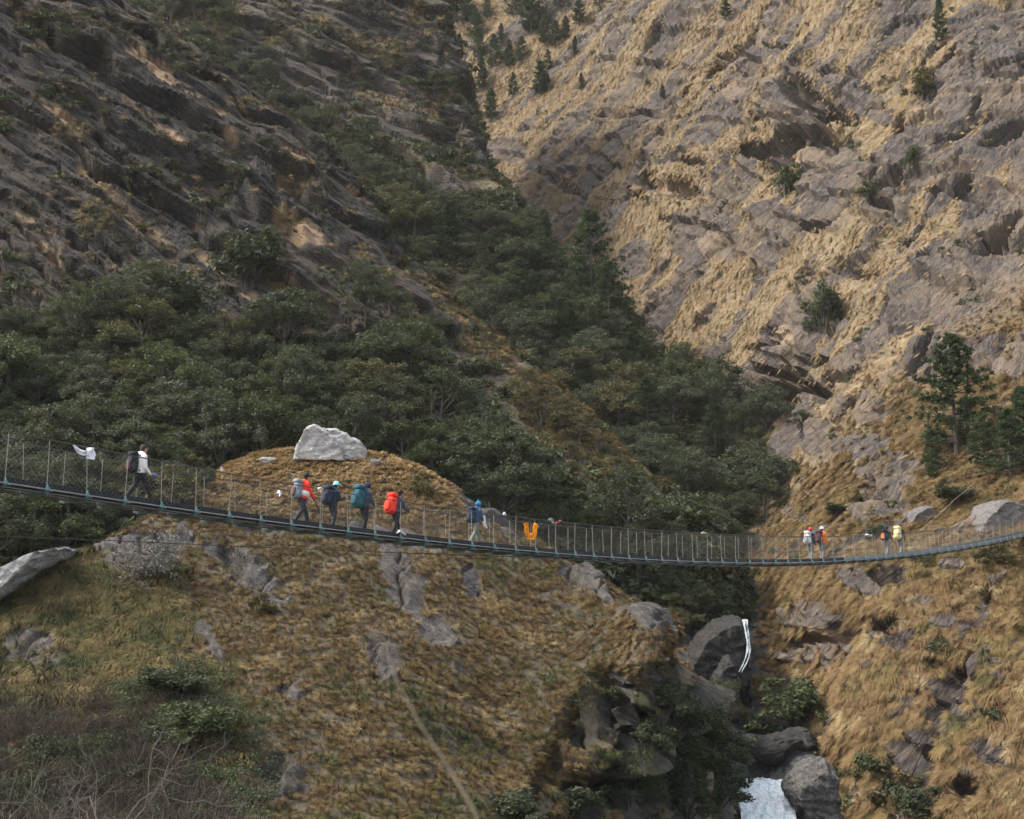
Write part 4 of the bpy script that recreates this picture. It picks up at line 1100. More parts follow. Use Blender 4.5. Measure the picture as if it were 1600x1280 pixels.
M_WET_SHADE = rock_mat('shade_tinted_wet_rock', (.018, .017, .017), (.038, .035, .032), (.075, .07, .062))  # wet rock, with the gorge's shade put into its darker colour
M_STREAM = rock_mat('stream_rock', (.045, .043, .041), (.105, .10, .094), (.22, .21, .195))  # colour lowered as well to stand in for the gorge's shade
def boulder(name, seed, mat, loc, size, rz, label, cuts=9, chop=.78, tilt=(0, 0), sub=5):
    rng = np.random.default_rng(seed)
    bm = bmesh.new(); bmesh.ops.create_icosphere(bm, subdivisions=sub, radius=1.0)
    V = np.array([v.co[:] for v in bm.verts])
    for i in range(cuts):
        d = rng.normal(0, 1, 3); d /= np.linalg.norm(d); h = chop * rng.uniform(.6, 1.1)
        o = V @ d; V = V - np.maximum(0, o - h)[:, None] * d
    nn = V / np.linalg.norm(V, axis=1)[:, None]
    V = V + nn * (.10 * fbm(V * 1.8 + seed, 4, seed) - .13 * np.abs(fbm(V * np.array([2.5, 2.5, 6.]) + seed, 4, seed + 3)))[:, None]
    V = V * np.asarray(size) / 2
    for v, c in zip(bm.verts, V): v.co = c
    m = bpy.data.meshes.new(name); bm.to_mesh(m); bm.free()
    o = obj(name, m, mat); o.location = loc; o.rotation_euler = (tilt[0], tilt[1], rz)
    tag(o, label, 'rock'); return o
def rock_at(layer, px, py, wpx, hpx, dpx, seed, mat, label, name='boulder', sink=.25, rz=0, tilt=(0, 0), cuts=9, chop=.78):
    p, nn = surf(layer, px, py); k = p[1] / 2000
    return boulder(name, seed, mat, Vector(p) + Vector((0, dpx * k * .15, hpx * k * (.5 - sink))), (wpx * k, dpx * k, hpx * k), rz, label, cuts, chop, tilt)
def hull_rock(name, shapes, mat, label, seed, rough=.05):
    """Angular rock from convex blocks given by corner points in metres, weathered and chipped."""
    bm = bmesh.new()
    for pts in shapes:
        t = bmesh.new()
        for q in pts: t.verts.new(q)
        r = bmesh.ops.convex_hull(t, input=t.verts)
        bmesh.ops.delete(t, geom=[v for v in t.verts if not v.link_faces], context='VERTS')
        bmesh.ops.bevel(t, geom=list(t.edges), offset=.10 * rough / .05, segments=1, affect='EDGES', clamp_overlap=True)
        bmesh.ops.triangulate(t, faces=t.faces)
        for _ in range(4):
            long = [e for e in t.edges if e.calc_length() > .16]
            if not long: break
            bmesh.ops.subdivide_edges(t, edges=long, cuts=1); bmesh.ops.triangulate(t, faces=t.faces)
        m = bpy.data.meshes.new('t'); t.to_mesh(m); t.free(); bm.from_mesh(m)
    bm.normal_update()
    V = np.array([v.co[:] for v in bm.verts]); N = np.array([v.normal[:] for v in bm.verts])
    d = rough * (3.0 * fbm(V / 1.5 + seed, 4, seed) - 6.0 * np.abs(fbm(V / np.array([1.3, 1.3, .55]) + seed, 4, seed + 2)) + 1.3 * fbm(V / .25, 2, seed + 4))
    V = V + N * d[:, None]
    for v, c in zip(bm.verts, V): v.co = c
    m = bpy.data.meshes.new(name); bm.to_mesh(m); bm.free()
    return tag(obj(name, m, mat), label, 'rock')
def prism(outline, Y, depth, lean=0.0):
    """Corner points from an outline seen from the front at distance Y, tapering backwards and forwards."""
    o = np.array([at(x, y, Y) for x, y in outline]); c = o.mean(0)
    f = c + (o - c) * .80 + np.array([0, -depth * .5, -.1]); k = c + (o - c) * .85 + np.array([0, depth * .6, 0])
    return [tuple(q) for q in np.vstack([o, f, k])]
p, nn = surf('hill', 510, 712); yb = p[1] + .3
hull_rock('boulder', [prism([(457, 726), (461, 704), (469, 684), (479, 667), (494, 661), (512, 668), (540, 690), (550, 727)], yb, 2.8), prism([(490, 727), (500, 668), (524, 666), (546, 680), (566, 690), (576, 704), (580, 726)], yb + .35, 2.6)], M_PALE, 'big pale grey boulder with a cleft on top of the grassy hill', 5)
rock_at('hill', 420, 722, 36, 14, 26, 12, M_PALE, 'flat pale stone left of the big boulder on the crest', 'stone', .2, .3)
rock_at('hill', 456, 741, 17, 9, 16, 13, M_PALE, 'small whitish stone on the grass above the red and white hiker', 'stone', .2)
rock_at('hill', 586, 727, 22, 20, 12, 14, M_GREY, 'leaning grey stone slab right of the big boulder', 'stone', .2, .4, (0, -.5))
rock_at('hill', 345, 738, 8, 14, 8, 15, M_PALE, 'small upright pale stone at the left end of the crest', 'stone', .1, 0, (0, -.3))
hull_rock('boulder', [prism([(-70, 985), (-60, 925), (0, 904), (45, 888), (86, 864), (108, 853), (100, 866), (62, 905), (10, 956)], 66.5, 7.0)], M_GREY2, 'long pale smooth rock at the left edge below the guy cable', 16, .045)
p, nn = surf('mountain', 1562, 815)
hull_rock('boulder', [prism([(1500, 840), (1512, 814), (1528, 798), (1546, 782), (1562, 780), (1590, 792), (1612, 800), (1636, 840)], p[1] + 1.6, 6)], M_GREY, 'round grey boulder above the right end of the bridge', 17, .05)
p, nn = surf('mountain', 1428, 815)
hull_rock('boulder', [prism([(1396, 845), (1406, 818), (1418, 801), (1436, 791), (1450, 788), (1460, 804), (1466, 845)], p[1] + 1.4, 4.5)], M_GREY, 'grey brown rock hump behind the cream rucksack', 18, .06)
hull_rock('boulder', [prism([(1226, 1236), (1238, 1214), (1258, 1196), (1284, 1180), (1304, 1200), (1312, 1310), (1262, 1320), (1244, 1276)], 88, 5)], M_STREAM, 'grey water worn boulder on the right of the cascade', 19, .07)
rock_at('gorge_terrain', 1215, 1190, 96, 52, 80, 20, M_WET_SHADE, 'smooth dark boulder blocking the stream above the cascade', 'boulder', .25, .2, (0, -.12), 7, .9)
rock_at('gorge_terrain', 1180, 1205, 40, 60, 50, 21, M_WET_SHADE, 'black wet rock at the left of the stream above the cascade', 'boulder', .3, .7)
rock_at('gorge_terrain', 1250, 1165, 60, 44, 60, 22, M_WET_SHADE, 'dark rock under the green bush beside the stream', 'boulder', .3, .1)
hull_rock('boulder', [prism([(1050, 1140), (1058, 1040), (1085, 992), (1118, 966), (1150, 958), (1164, 972), (1168, 1004), (1164, 1050), (1168, 1130)], 114, 9), prism([(1100, 1130), (1110, 1060), (1135, 1020), (1152, 1034), (1156, 1130)], 107.9, 4)], M_WET_SHADE, 'big dark rock wall left of the narrow waterfall', 23, .075)
rock_at('gorge_terrain', 1185, 1140, 44, 40, 40, 24, M_WET_SHADE, 'dark rock in the gorge below the narrow waterfall', 'boulder', .3)

# ------------------------------------------------------------------ water
def water_mat():
    t = NT('white_water'); p = t.pos()
    a = t.noise(t.stretch(p, (.0, 0, 0), (.7, 2.2, 2.2)), 2.2, 7, .72, .8); b = t.noise(p, 9, 5, .75)
    f = t.math('ADD', t.math('MULTIPLY', a, .75), t.math('MULTIPLY', b, .25))
    t.color(t.ramp(f, [(.34, (.20, .34, .35)), (.44, (.52, .64, .64)), (.53, (.88, .90, .89))]))
    t.b.inputs['Roughness'].default_value = .6
    t.bump(f, .6, .2)
    return t.m
M_WATER = water_mat()
M_FALL = plain('falling_water', (.30, .34, .35), .5, 0, .45, 3.5)
def water(name, C, nr, nc, label, amp, mat=None):
    P = spline(np.asarray(C, float), nr, nc); N = normals(P); f = P.reshape(-1, 3)
    d = amp * (fbm(f * np.array([1.4, .5, .5]), 4, 3) + .5 * fbm(f * 3.5, 3, 5))
    D = f + N.reshape(-1, 3) * d[:, None]
    i = np.arange(nr - 1)[:, None] * nc; j = np.arange(nc - 1)[None]
    Q = np.stack([i + j, i + j + 1, i + nc + j + 1, i + nc + j], -1).reshape(-1, 4)
    tag(obj(name, mesh_np(name, D, Q, True), mat or M_WATER), label, None, None, 'structure')
water('stream_water', [[at(x0 + dx, y, Y) for dx in (0, 16, 34, 52, 70, 86)] for y, Y, x0 in ((1340, 79, 1164), (1295, 84, 1160), (1262, 88, 1156), (1240, 92, 1152), (1226, 95.5, 1150), (1219, 98.5, 1152), (1217, 102, 1156), (1216, 108, 1160))], 130, 90, 'white foaming cascade at the bottom of the gorge', .34)
for k, dx in enumerate((-2.5, 1.5)):
    water('waterfall_water', [[at(x + dx + ex, y, Y + k * .4) for ex in (-w, 0, w)] for x, y, Y, w in ((1157, 1050, 106.2, .5), (1162, 1040, 106.6, 1.1), (1167 + k, 1028, 107.4, .8), (1170, 1016, 107.9, 1.6), (1170 - k, 1003, 108.2, 1.0), (1168, 990, 108.8, 1.4), (1166, 978, 109.2, 1.2), (1165, 971, 109.8, 2.2), (1164, 967, 111.5, 2.6))], 120, 6, ('narrow white waterfall deep in the gorge', 'second strand of the narrow waterfall')[k], .22, M_FALL)

# ------------------------------------------------------------------ the suspended footbridge
M_CABLE = plain('galvanised_cable', (.30, .30, .29), .5, .5, .2, 8)
M_RAIL = plain('dark_cable', (.10, .085, .075), .6, .3, .3, 8)
M_HANG = plain('hanger_rod', (.33, .30, .26), .55, .3, .25, 8)
M_TEAL = plain('teal_bracket', (.13, .23, .22), .6, .1, .3, 12)
M_DECK = plain('dark_steel_deck', (.018, .022, .026), .55, .4, .35, 3)
M_BEAM = plain('green_grey_beam', (.055, .085, .085), .6, .3, .35, 6)
M_MESH = plain('wire_mesh', (.30, .27, .23), .6, .4, .2, 8)
M_DECKL = plain('worn_steel_edge', (.20, .23, .24), .5, .4, .35, 3)

def line_Y(px):                        # where the near edge stands behind that place in the picture
    a = (np.asarray(px, float) - 800) / 2000.0 / CT
    return 49.5 / (.9 - a)
BOT = [(0,752),(75,762),(130,771),(195,782),(247,791),(302,800),(355,805),(400,812),(450,818),(535,829),(577,834.5),(620,840),(727,851),(797,856.5),(827,861),(887,865),(942,869.5),(1020,875),(1070,877),(1115,879),(1200,880),(1287,878),(1337,875),(1412,868),(1475,859),(1537,848),(1600,835)]
TOP = [(0,671),(80,687),(140,699),(225,715),(300,729),(362,740),(400,747),(457,757),(540,771),(620,783),(695,795),(727,799),(797,806),(860,812.5),(917,818),(972,823),(1020,829),(1070,833),(1115,835.5),(1200,838.5),(1325,839),(1425,832),(1512,822),(1600,811)]
def fit(lst, deg):
    px = np.array([q[0] for q in lst], float); py = np.array([q[1] for q in lst], float)
    Y = line_Y(px); z = at(px, py, Y)[:, 2]
    return np.polyfit(Y - 60, z, deg)
PB, PT = fit(BOT, 4), fit(TOP, 4)
PDIFF = fit(TOP, 2) - fit(BOT, 2)
U = unit((.9, 1.0, 0)); NV = np.array([-U[1], U[0], 0.0])          # along the walkway; across it, away from the camera
YMIN, YMAX, WID = 35.0, 104.0, 1.5
def extrap(Y):
    Yc = np.clip(Y, 36.5, 100.0)
    b = np.polyval(PB, Yc - 60); t = np.polyval(PT, Yc - 60)
    sb = np.polyval(np.polyder(PB), Yc - 60); st = np.polyval(np.polyder(PT), Yc - 60)
    return b + sb * (Y - Yc), t + st * (Y - Yc)
def bp(Y, across=0.0, up=0.0, top=False):
    """A point of the bridge: station Y of the near edge, across in metres, up above the lower (or the hand) cable."""
    Y = np.asarray(Y, float); b, t = extrap(Y)
    z = (t if top else b) + up
    return np.stack([.9 * (Y - 55) + NV[0] * across, Y + NV[1] * across, z], -1)
bridge = empty('suspension_bridge', tuple(bp(60.0, WID / 2)))
tag(bridge, 'long sagging steel cable footbridge with wire mesh sides across the gorge', 'bridge')
BW = bridge.location.copy()
def bpart(name, mb, mat, parent=None, label=None):
    o = mb.build(name, mat, parent or bridge)
    if parent is None: o.location = -BW
    if label: o['label'] = label
    return o
YS = np.linspace(YMIN, YMAX, 140)
for ac in (0, WID):
    mb = MB().tube(bp(YS, ac, 0, True), .021, 6); bpart('hand_cable', mb, M_RAIL)
    mb = MB().tube(bp(YS, ac, .62), .009, 5); bpart('mesh_wire', mb, M_RAIL)
    mb = MB().tube(bp(YS, ac, 0), .024, 6); bpart('deck_cable', mb, M_CABLE)
    mb = MB().tube(bp(YS, ac + (.20 if ac == 0 else -.20), -.09), .022, 6); bpart('lower_cable', mb, M_CABLE)
ST_Y = np.arange(YMIN + .15, YMAX, 1.0)
unit_hang = {}
for i, Y in enumerate(ST_Y):
    for ac, sg in ((0, -1), (WID, 1)):
        jit = .05 * math.sin(i * 2.3 + ac)
        a = bp(Y, ac, .02); b = bp(Y + jit, ac, 0, True)
        h = MB().tube([a, (a + b) / 2, b], .0105, 5); bpart('hanger', h, M_HANG)
    # crossbeam with its two teal brackets
    c = bp(Y, WID / 2, -.10)
    x = U * 1.0
    cb = MB(); cb.box(c, U * .07, NV * (WID + .20), (0, 0, .10)); cb.box(c + np.array([0, 0, -.075]), U * .10, NV * (WID - .2), (0, 0, .035))
    beam = bpart('crossbeam', cb, M_BEAM)
    for ac in (-.06, WID + .06):
        q = bp(Y, ac, 0)
        br = MB(); br.box(q + np.array([0, 0, .01]), U * .11, NV * .06, (0, 0, .10)); br.box(q + np.array([0, 0, .10]), U * .035, NV * .04, (0, 0, .10)); br.box(q + NV * .0 + U * .11 + np.array([0, 0, -.045]), U * .06, NV * .06, (0, 0, .05))
        br.build('bracket', M_TEAL, beam)
def deck_seg(Y0, Y1):
    mb = MB()
    a, b = Y0 + .02, Y1 - .02
    for ac in np.linspace(.22, WID - .22, 6):                       # planks of ribbed steel with gaps
        p, q = bp(a, ac, .03), bp(b, ac, .03)
        mb.box((p + q) / 2, q - p, NV * .185, (0, 0, .035))
    return mb
for i in range(len(ST_Y) - 1):
    bpart('deck_panel', deck_seg(ST_Y[i], ST_Y[i + 1]), M_DECK)
    for ac in (.07, WID - .07):
        p, q = bp(ST_Y[i] + .01, ac, .115), bp(ST_Y[i + 1] - .01, ac, .115)
        mb = MB().box((p + q) / 2, q - p, NV * .045, (0, 0, .15))
        k = bpart('edge_plate', mb, M_DECK if ST_Y[i] < 77 else M_DECKL)
# diagonal wind braces under the deck
for i in range(0, len(ST_Y) - 2, 2):
    mb = MB().tube([bp(ST_Y[i], .1, -.14), bp(ST_Y[i + 2], WID - .1, -.14)], .016, 4); bpart('wind_brace', mb, M_CABLE)
# chain link sides
for ac in (0.004, WID - .004):
    mb = MB(); st_ = .17
    for sgn in (1, -1):
        Y0 = np.arange(YMIN + .3, YMAX - 1.2, st_ * U[1])
        H = 1.0
        A = bp(Y0 + (0 if sgn > 0 else 1.0), ac, .05)
        e0 = Y0 + (1.0 if sgn > 0 else 0)
        b_, t_top = extrap(e0)
        B = bp(e0, ac, 0, True) - np.array([0, 0, .03])
        n = len(Y0); w = np.array([0, 0, .0019]); w2 = NV * .0019
        V = np.stack([A - w, A + w2, A + w, B - w, B + w2, B + w], 1).reshape(-1, 3); k = np.arange(n)[:, None] * 6
        Q = np.concatenate([k + np.array([[0, 3, 4, 1]]), k + np.array([[1, 4, 5, 2]]), k + np.array([[2, 5, 3, 0]])])
        mb.add(V, Q)
    o = bpart('wire_mesh', mb, M_MESH); o['kind'] = 'stuff'

# guy cable that runs below the walkway
g = np.array([(-160, 830, 36), (0, 838, 39.5), (200, 846, 43), (400, 855, 46.8), (600, 863, 51), (800, 870, 55.5), (960, 878, 60), (1100, 884, 64.5), (1200, 886, 69), (1350, 882, 78), (1500, 870, 90), (1620, 852, 101)], float)
gp = at(g[:, 0], g[:, 1], g[:, 2])
tag(MB().tube(gp, .017, 6).build('guy_cable', M_RAIL), 'thin dark guy cable slung below the footbridge', 'cable')
gp = np.array([at(1438, 829, 88), at(1466, 805, 92), at(1490, 782, 96.5), at(1512, 764, 101), at(1524, 752, 104.5)])
tag(MB().tube(gp, .012, 5).build('anchor_rope', plain('pale_rope', (.36, .33, .25), .8)), 'pale taut rope slanting up the bank from the right end of the footbridge', 'rope')

# scarves and flags tied to the hand cable
def cloth(name, pts, wid, mat, label, cat='scarf', thick=.012, seed=1):
    """A strip of cloth along pts, wid wide (vertical), with folds and thickness."""
    P = np.asarray(pts, float); n = 26
    t = np.linspace(0, len(P) - 1, n); ii = np.clip(t.astype(int), 0, len(P) - 2); f = (t - ii)[:, None]
    C0 = P[ii] * (1 - f) + P[ii + 1] * f
    tg = np.gradient(C0, axis=0); tg /= np.linalg.norm(tg, axis=1)[:, None] + 1e-9
    W = np.asarray(wid, float); W = np.interp(t, np.arange(len(P)), W if W.ndim else np.full(len(P), float(W)))
    nv = np.array([U[1], -U[0], 0])
    up = np.cross(tg, nv); up /= np.linalg.norm(up, axis=1)[:, None] + 1e-9
    m = 6; V = []
    for sd in (0, 1):
        for j in range(m):
            v = j / (m - 1) - .5
            fold = .05 * np.sin(t * 2.1 + j * 1.3 + seed) + .02 * np.sin(t * 5 + seed * 2)
            V.append(C0 + up * (v * W)[:, None] + nv[None] * (fold + (sd - .5) * thick)[:, None])
    V = np.stack(V, 0)
    Q = []
    for sd in (0, 1):
        for j in range(m - 1):
            for i in range(n - 1):
                q = [(sd * m + j) * n + i, (sd * m + j) * n + i + 1, (sd * m + j + 1) * n + i + 1, (sd * m + j + 1) * n + i]
                Q.append(q if sd else q[::-1])
    for j in (0, m - 1):
        for i in range(n - 1): Q.append([j * n + i, j * n + i + 1, (m + j) * n + i + 1, (m + j) * n + i])
    for i in (0, n - 1):
        for j in range(m - 1): Q.append([j * n + i, (j + 1) * n + i, (m + j + 1) * n + i, (m + j) * n + i])
    o = obj(name, mesh_np(name, V.reshape(-1, 3), np.array(Q), True), mat)
    return tag(o, label, cat)
M_WHITE = plain('white_cloth', (.78, .78, .80), .85, 0, .06, 9)
M_ORANGE = plain('orange_cloth', (.90, .30, .015), .8, 0, .15, 9)
def on_line(px, py, d=-.02): Y = line_Y(px); return at(px, py, float(Y) + d)
cloth('scarf', [on_line(x, y) for x, y in ((115, 696), (121, 702), (129, 708), (137, 708), (142, 707))], [.05, .13, .17, .13, .10], M_WHITE, 'white scarf tied to the hand cable, blowing out to the left', seed=2)
cloth('flag', [on_line(x, y, -.05) for x, y in ((135, 708), (140, 708.5), (145, 709), (148.5, 709))], [.33, .36, .38, .36], M_WHITE, 'white square cloth hanging from the hand cable beside the blowing scarf', 'flag', seed=4)
cloth('garland', [on_line(x, y, -.06) for x, y in ((821, 818), (823, 829), (827, 838), (832, 839), (836, 829), (839, 820))], [.26, .30, .28, .28, .30, .32], M_ORANGE, 'bright orange scarf looped in a U over the hand cable', seed=1)
cloth('garland', [on_line(x, y, -.10) for x, y in ((819.5, 818), (822, 823), (825, 829))], [.16, .24, .18], M_ORANGE, 'short orange scarf end hanging left of the orange loop', seed=7)
cloth('scarf', [on_line(x, y) for x, y in ((433, 771), (437, 767), (439, 769), (436, 776))], [.05, .05, .06, .03], M_WHITE, 'small white scarf knotted behind the red and white hiker', seed=3)
cloth('scarf', [on_line(x, y) for x, y in ((497, 764), (501, 763), (504, 764))], [.06, .08, .05], M_WHITE, 'small white knot on the hand cable between the second and third hikers', seed=5)
cloth('scarf', [on_line(x, y) for x, y in ((786, 804), (788, 802), (790, 805))], [.06, .12, .08], M_WHITE, 'white knot on the hand cable right of the blue capped hiker', seed=6)
cloth('flag', [on_line(x, y, .02) for x, y in ((858, 811), (862, 814), (865, 817))], [.10, .16, .08], plain('grey_cloth', (.5, .54, .52)), 'small grey cloth on the hand cable right of the orange scarf', 'flag', seed=6)
cloth('flag', [on_line(x, y, .02) for x, y in ((865, 817), (868, 818), (871, 817), (876, 813))], [.09, .11, .08, .04], plain('red_cloth', (.42, .10, .07)), 'faded red cloth on the hand cable beside the grey one', 'flag', seed=8)
cloth('scarf', [on_line(x, y) for x, y in ((1096, 834), (1099, 832.5), (1103, 834))], [.08, .14, .08], plain('cream_cloth', (.55, .48, .26)), 'cream scarf on the hand cable in front of the ravine wood', seed=8)
cloth('scarf', [on_line(x, y) for x, y in ((1351, 837), (1355, 835.5), (1359, 837), (1363, 835.5))], [.07, .13, .10, .10], M_WHITE, 'row of white scarf knots left of the two hikers at the right', seed=9)
cloth('scarf', [on_line(x, y, -.03) for x, y in ((620, 833), (625, 829), (630, 833), (633, 836))], [.05, .06, .09, .05], M_WHITE, 'white scarf tied low on the mesh ahead of the red rucksack', seed=3)

# ------------------------------------------------------------------ hikers
M_SKIN = plain('skin', (.42, .25, .17), .6, 0, .08)
M_EYE = plain('eye', (.02, .02, .02), .3)
M_BOOT = plain('boot', (.05, .045, .04), .8)
PENDING = []
def remesh_later(mb, name, mat, parent, vox, extra=None):
    o = mb.build(name, mat, parent, True)
    md = o.modifiers.new('r', 'REMESH'); md.mode = 'VOXEL'; md.voxel_size = vox; md.use_smooth_shade = True
    sm = o.modifiers.new('s', 'SMOOTH'); sm.iterations = 3; sm.factor = .4
    PENDING.append((o, extra)); return o
def flush():
    bpy.context.view_layer.update()
    dg = bpy.context.evaluated_depsgraph_get()
    for o, extra in PENDING:
        m = bpy.data.meshes.new_from_object(o.evaluated_get(dg))
        mats = [q for q in o.data.materials]
        if extra:
            bm = bmesh.new(); bm.from_mesh(m)
            for em, idx in extra:
                n0 = len(bm.faces); tmp = em.mesh('t'); bm.from_mesh(tmp); bm.faces.ensure_lookup_table()
                for f in bm.faces[n0:]: f.material_index = idx; f.smooth = True
            bm.to_mesh(m); bm.free()
        m.name = o.name.split('.')[0]
        o.modifiers.clear(); o.data = m
        m.materials.clear()
        for q in mats: m.materials.append(q)
    PENDING.clear()

def person(px, label, jacket, trousers, stride=.3, lean=.12, hat=None, hat_kind='cap', hair=(.02, .015, .012), sleeve=None, arms=((.2, -.15), (-.1, .35)), H=1.72, across=.75, phase=1, head_yaw=0, turn=0.0, up=0.0, down=.0):
    Y = 45.0
    for _ in range(12):
        q = bp(Y, across); x_, y_ = to_px(q); Y += (px - float(x_)) * .012 * Y / 40
    base = bp(Y, across, .05)
    b2, b1 = bp(Y + .5, across), bp(Y - .5, across); slope = math.atan2(b2[2] - b1[2], np.linalg.norm((b2 - b1)[:2]))
    root = empty('person', tuple(base + np.array([0, 0, up])), math.atan2(U[1], U[0]) + turn)
    s = 1.17 * H / 1.72; root.scale = (s, s, s)
    tag(root, label, 'person')
    tan = math.tan(slope) * math.cos(turn)
    # joints; x ahead, y to the left, z up
    hip = np.array([0, 0, .90 - .10 * stride]); ch = hip + np.array([math.sin(lean) * .48, 0, math.cos(lean) * .48])
    neck = ch + np.array([.02 + .03 * lean, 0, .07]); head = neck + np.array([.05 + .35 * lean * .3, 0, .15])
    legs = []
    for sd, f in ((1, stride * phase), (-1, -stride * phase)):
        h = hip + np.array([0, .09 * sd, -.02]); ft = np.array([f * 1.0, .09 * sd, .07 + f * tan])
        if f < -.05: ft = ft + np.array([0, 0, .08 * min(1, -f / .3)])
        kn = (h + ft) / 2 + np.array([.07 + .05 * max(0, -f), 0, .02])
        legs.append((h, kn, ft, f))
    armj = []
    for sd, (sh, el) in zip((1, -1), arms):
        a = ch + np.array([-.01, .19 * sd, -.03]); e = a + .29 * np.array([math.sin(sh), .12 * sd, -math.cos(sh)])
        w = e + .25 * np.array([math.sin(sh + el), -.08 * sd, -math.cos(sh + el)]); armj.append((a, e, w, sh + el, sd))
    bd = MB()
    bd.ball(head, (.092, .074, .118), 14, 9); bd.capsule(neck - (0, 0, .05), head - (0, 0, .06), .055, .05)
    bd.ball(head + (.088, 0, -.015), (.022, .014, .022), 6, 5); bd.ball(head + (.055, 0, -.085), (.035, .035, .025), 8, 5)
    for sd in (1, -1): bd.ball(head + (-.005, .076 * sd, -.01), (.02, .012, .032), 6, 5)
    bd.capsule(hip, ch, .115, .13)
    for (h, kn, ft, f) in legs:
        bd.capsule(h, kn, .075, .052); bd.capsule(kn, ft, .052, .038); bd.capsule(ft + (0, 0, -.03), ft + (.13, 0, -.035), .035, .03)
    fing = MB()
    for (a, e, w, an, sd) in armj:
        bd.capsule(ch + (0, .08 * sd, 0), a, .07, .055); bd.capsule(a, e, .046, .036); bd.capsule(e, w, .036, .027)
        d = np.array([math.sin(an + .15), 0, -math.cos(an + .15)]); palm = w + d * .055
        bd.capsule(w, palm, .026, .032)
        fd = np.array([math.sin(an + .7), 0, -math.cos(an + .7)]); fd2 = np.array([math.sin(an + 1.5), 0, -math.cos(an + 1.5)])
        lat = np.array([math.cos(an), 0, math.sin(an)])
        for k, ln in enumerate((.038, .043, .040, .032)):
            b0 = palm + lat * (.024 - .016 * k) + d * .02
            fing.tube([b0, b0 + fd * ln, b0 + fd * ln + fd2 * ln * .8], [.010, .009, .007], 5)
        b0 = palm + lat * .03 - d * .02
        fing.tube([b0, b0 + lat * .03 + d * .02, b0 + lat * .035 + d * .05], [.011, .010, .008], 5)
    eyes = MB()
    for sd in (1, -1): eyes.ball(head + (.083, .03 * sd, .012), (.010, .013, .008), 6, 4)
    eyes.ball(head + (.083, 0, -.055), (.010, .024, .006), 6, 4)
    remesh_later(bd, 'body', [M_SKIN, M_EYE], root, .014, [(fing, 0), (eyes, 1)])
    jk = MB()
    jk.ball((hip + ch) / 2 + (0, 0, .06), (.155, .20, .34), 14, 9, .85); jk.capsule(hip + (0, .05, .06), hip + (0, -.05, .06), .145, .145)
    jk.capsule(ch + (0, -.12, 0), ch + (0, .12, 0), .10, .10); jk.capsule(neck - (0, 0, .05), neck + (0, 0, .015), .075, .066)
    mats = [jacket]
    slv = MB() if sleeve is not None else jk
    for (a, e, w, an, sd) in armj:
        slv.capsule(a, e, .076, .060); slv.capsule(e, e + (w - e) * .93, .060, .044)
    remesh_later(jk, 'jacket', mats, root, .018)
    if sleeve is not None:
        for (a, e, w, an, sd) in armj:
            sl = MB(); sl.capsule(a, e, .080, .064); sl.capsule(e, e + (w - e) * .93, .064, .048)
            remesh_later(sl, 'sleeve', sleeve, root, .018)
    tr = MB(); tr.capsule(hip + (0, .05, 0), hip + (0, -.05, 0), .135, .135)
    for (h, kn, ft, f) in legs:
        tr.capsule(h, kn, .105, .078); tr.capsule(kn, ft + (0, 0, .03), .078, .066)
    remesh_later(tr, 'trousers', trousers, root, .018)
    for (h, kn, ft, f) in legs:
        bt = MB(); bt.capsule(ft + (-.02, 0, .02), ft + (-.02, 0, -.02), .052, .05); bt.capsule(ft + (-.03, 0, -.035), ft + (.17, 0, -.04), .048, .04)
        bt.build('boot', M_BOOT, root, True)
    hr = MB(); hr.ball(head + (-.02, 0, .025), (.098, .084, .112), 14, 9); hr.ball(head + (-.055, 0, -.045), (.055, .07, .07), 10, 6)
    if hat_kind == 'hair':
        hr.ball(head + (-.085, 0, -.06), (.04, .045, .10), 8, 6); hr.ball(head + (.04, 0, .085), (.05, .06, .04), 8, 6)
    hr.build('hair', plain('hair', hair, .7), root, True)
    if hat is not None:
        ht = MB(); mh = hat
        ht.ball(head + (-.012, 0, .055), (.112, .098, .095), 14, 8)
        if hat_kind == 'cap': ht.ball(head + (.115, 0, .035), (.075, .075, .012), 10, 5)
        if hat_kind == 'sunhat': ht.ball(head + (0, 0, .02), (.175, .165, .022), 16, 5)
        if hat_kind == 'beanie': ht.capsule(head + (-.012, -.03, .03), head + (-.012, .03, .03), .10, .10); ht.ball(head + (-.03, 0, .165), .03, 8, 6)
        ht.build({'cap': 'cap', 'sunhat': 'sun_hat', 'beanie': 'beanie'}.get(hat_kind, 'cap'), mh, root, True)
    root['_j'] = 0; del root['_j']
    M4 = Matrix.Translation(root.location) @ Matrix.Rotation(root.rotation_euler.z, 4, 'Z') @ Matrix.Scale(s, 4)
    return dict(root=root, M=M4, ch=ch, hip=hip, head=head, hands=[np.array(w) for (_, _, w, _, _) in armj], arms=armj, lean=lean, s=s)
def carry(j, name, label, cat, local=(0, 0, 0), ry=0.0):
    """A thing held or worn by a person: its own top-level Empty."""
    o = empty(name); m = j['M'] @ Matrix.Translation(Vector(local)) @ Matrix.Rotation(ry, 4, 'Y')
    o.location = m.to_translation(); o.rotation_euler = m.to_euler(); o.scale = (j['s'],) * 3
    return tag(o, label, cat)
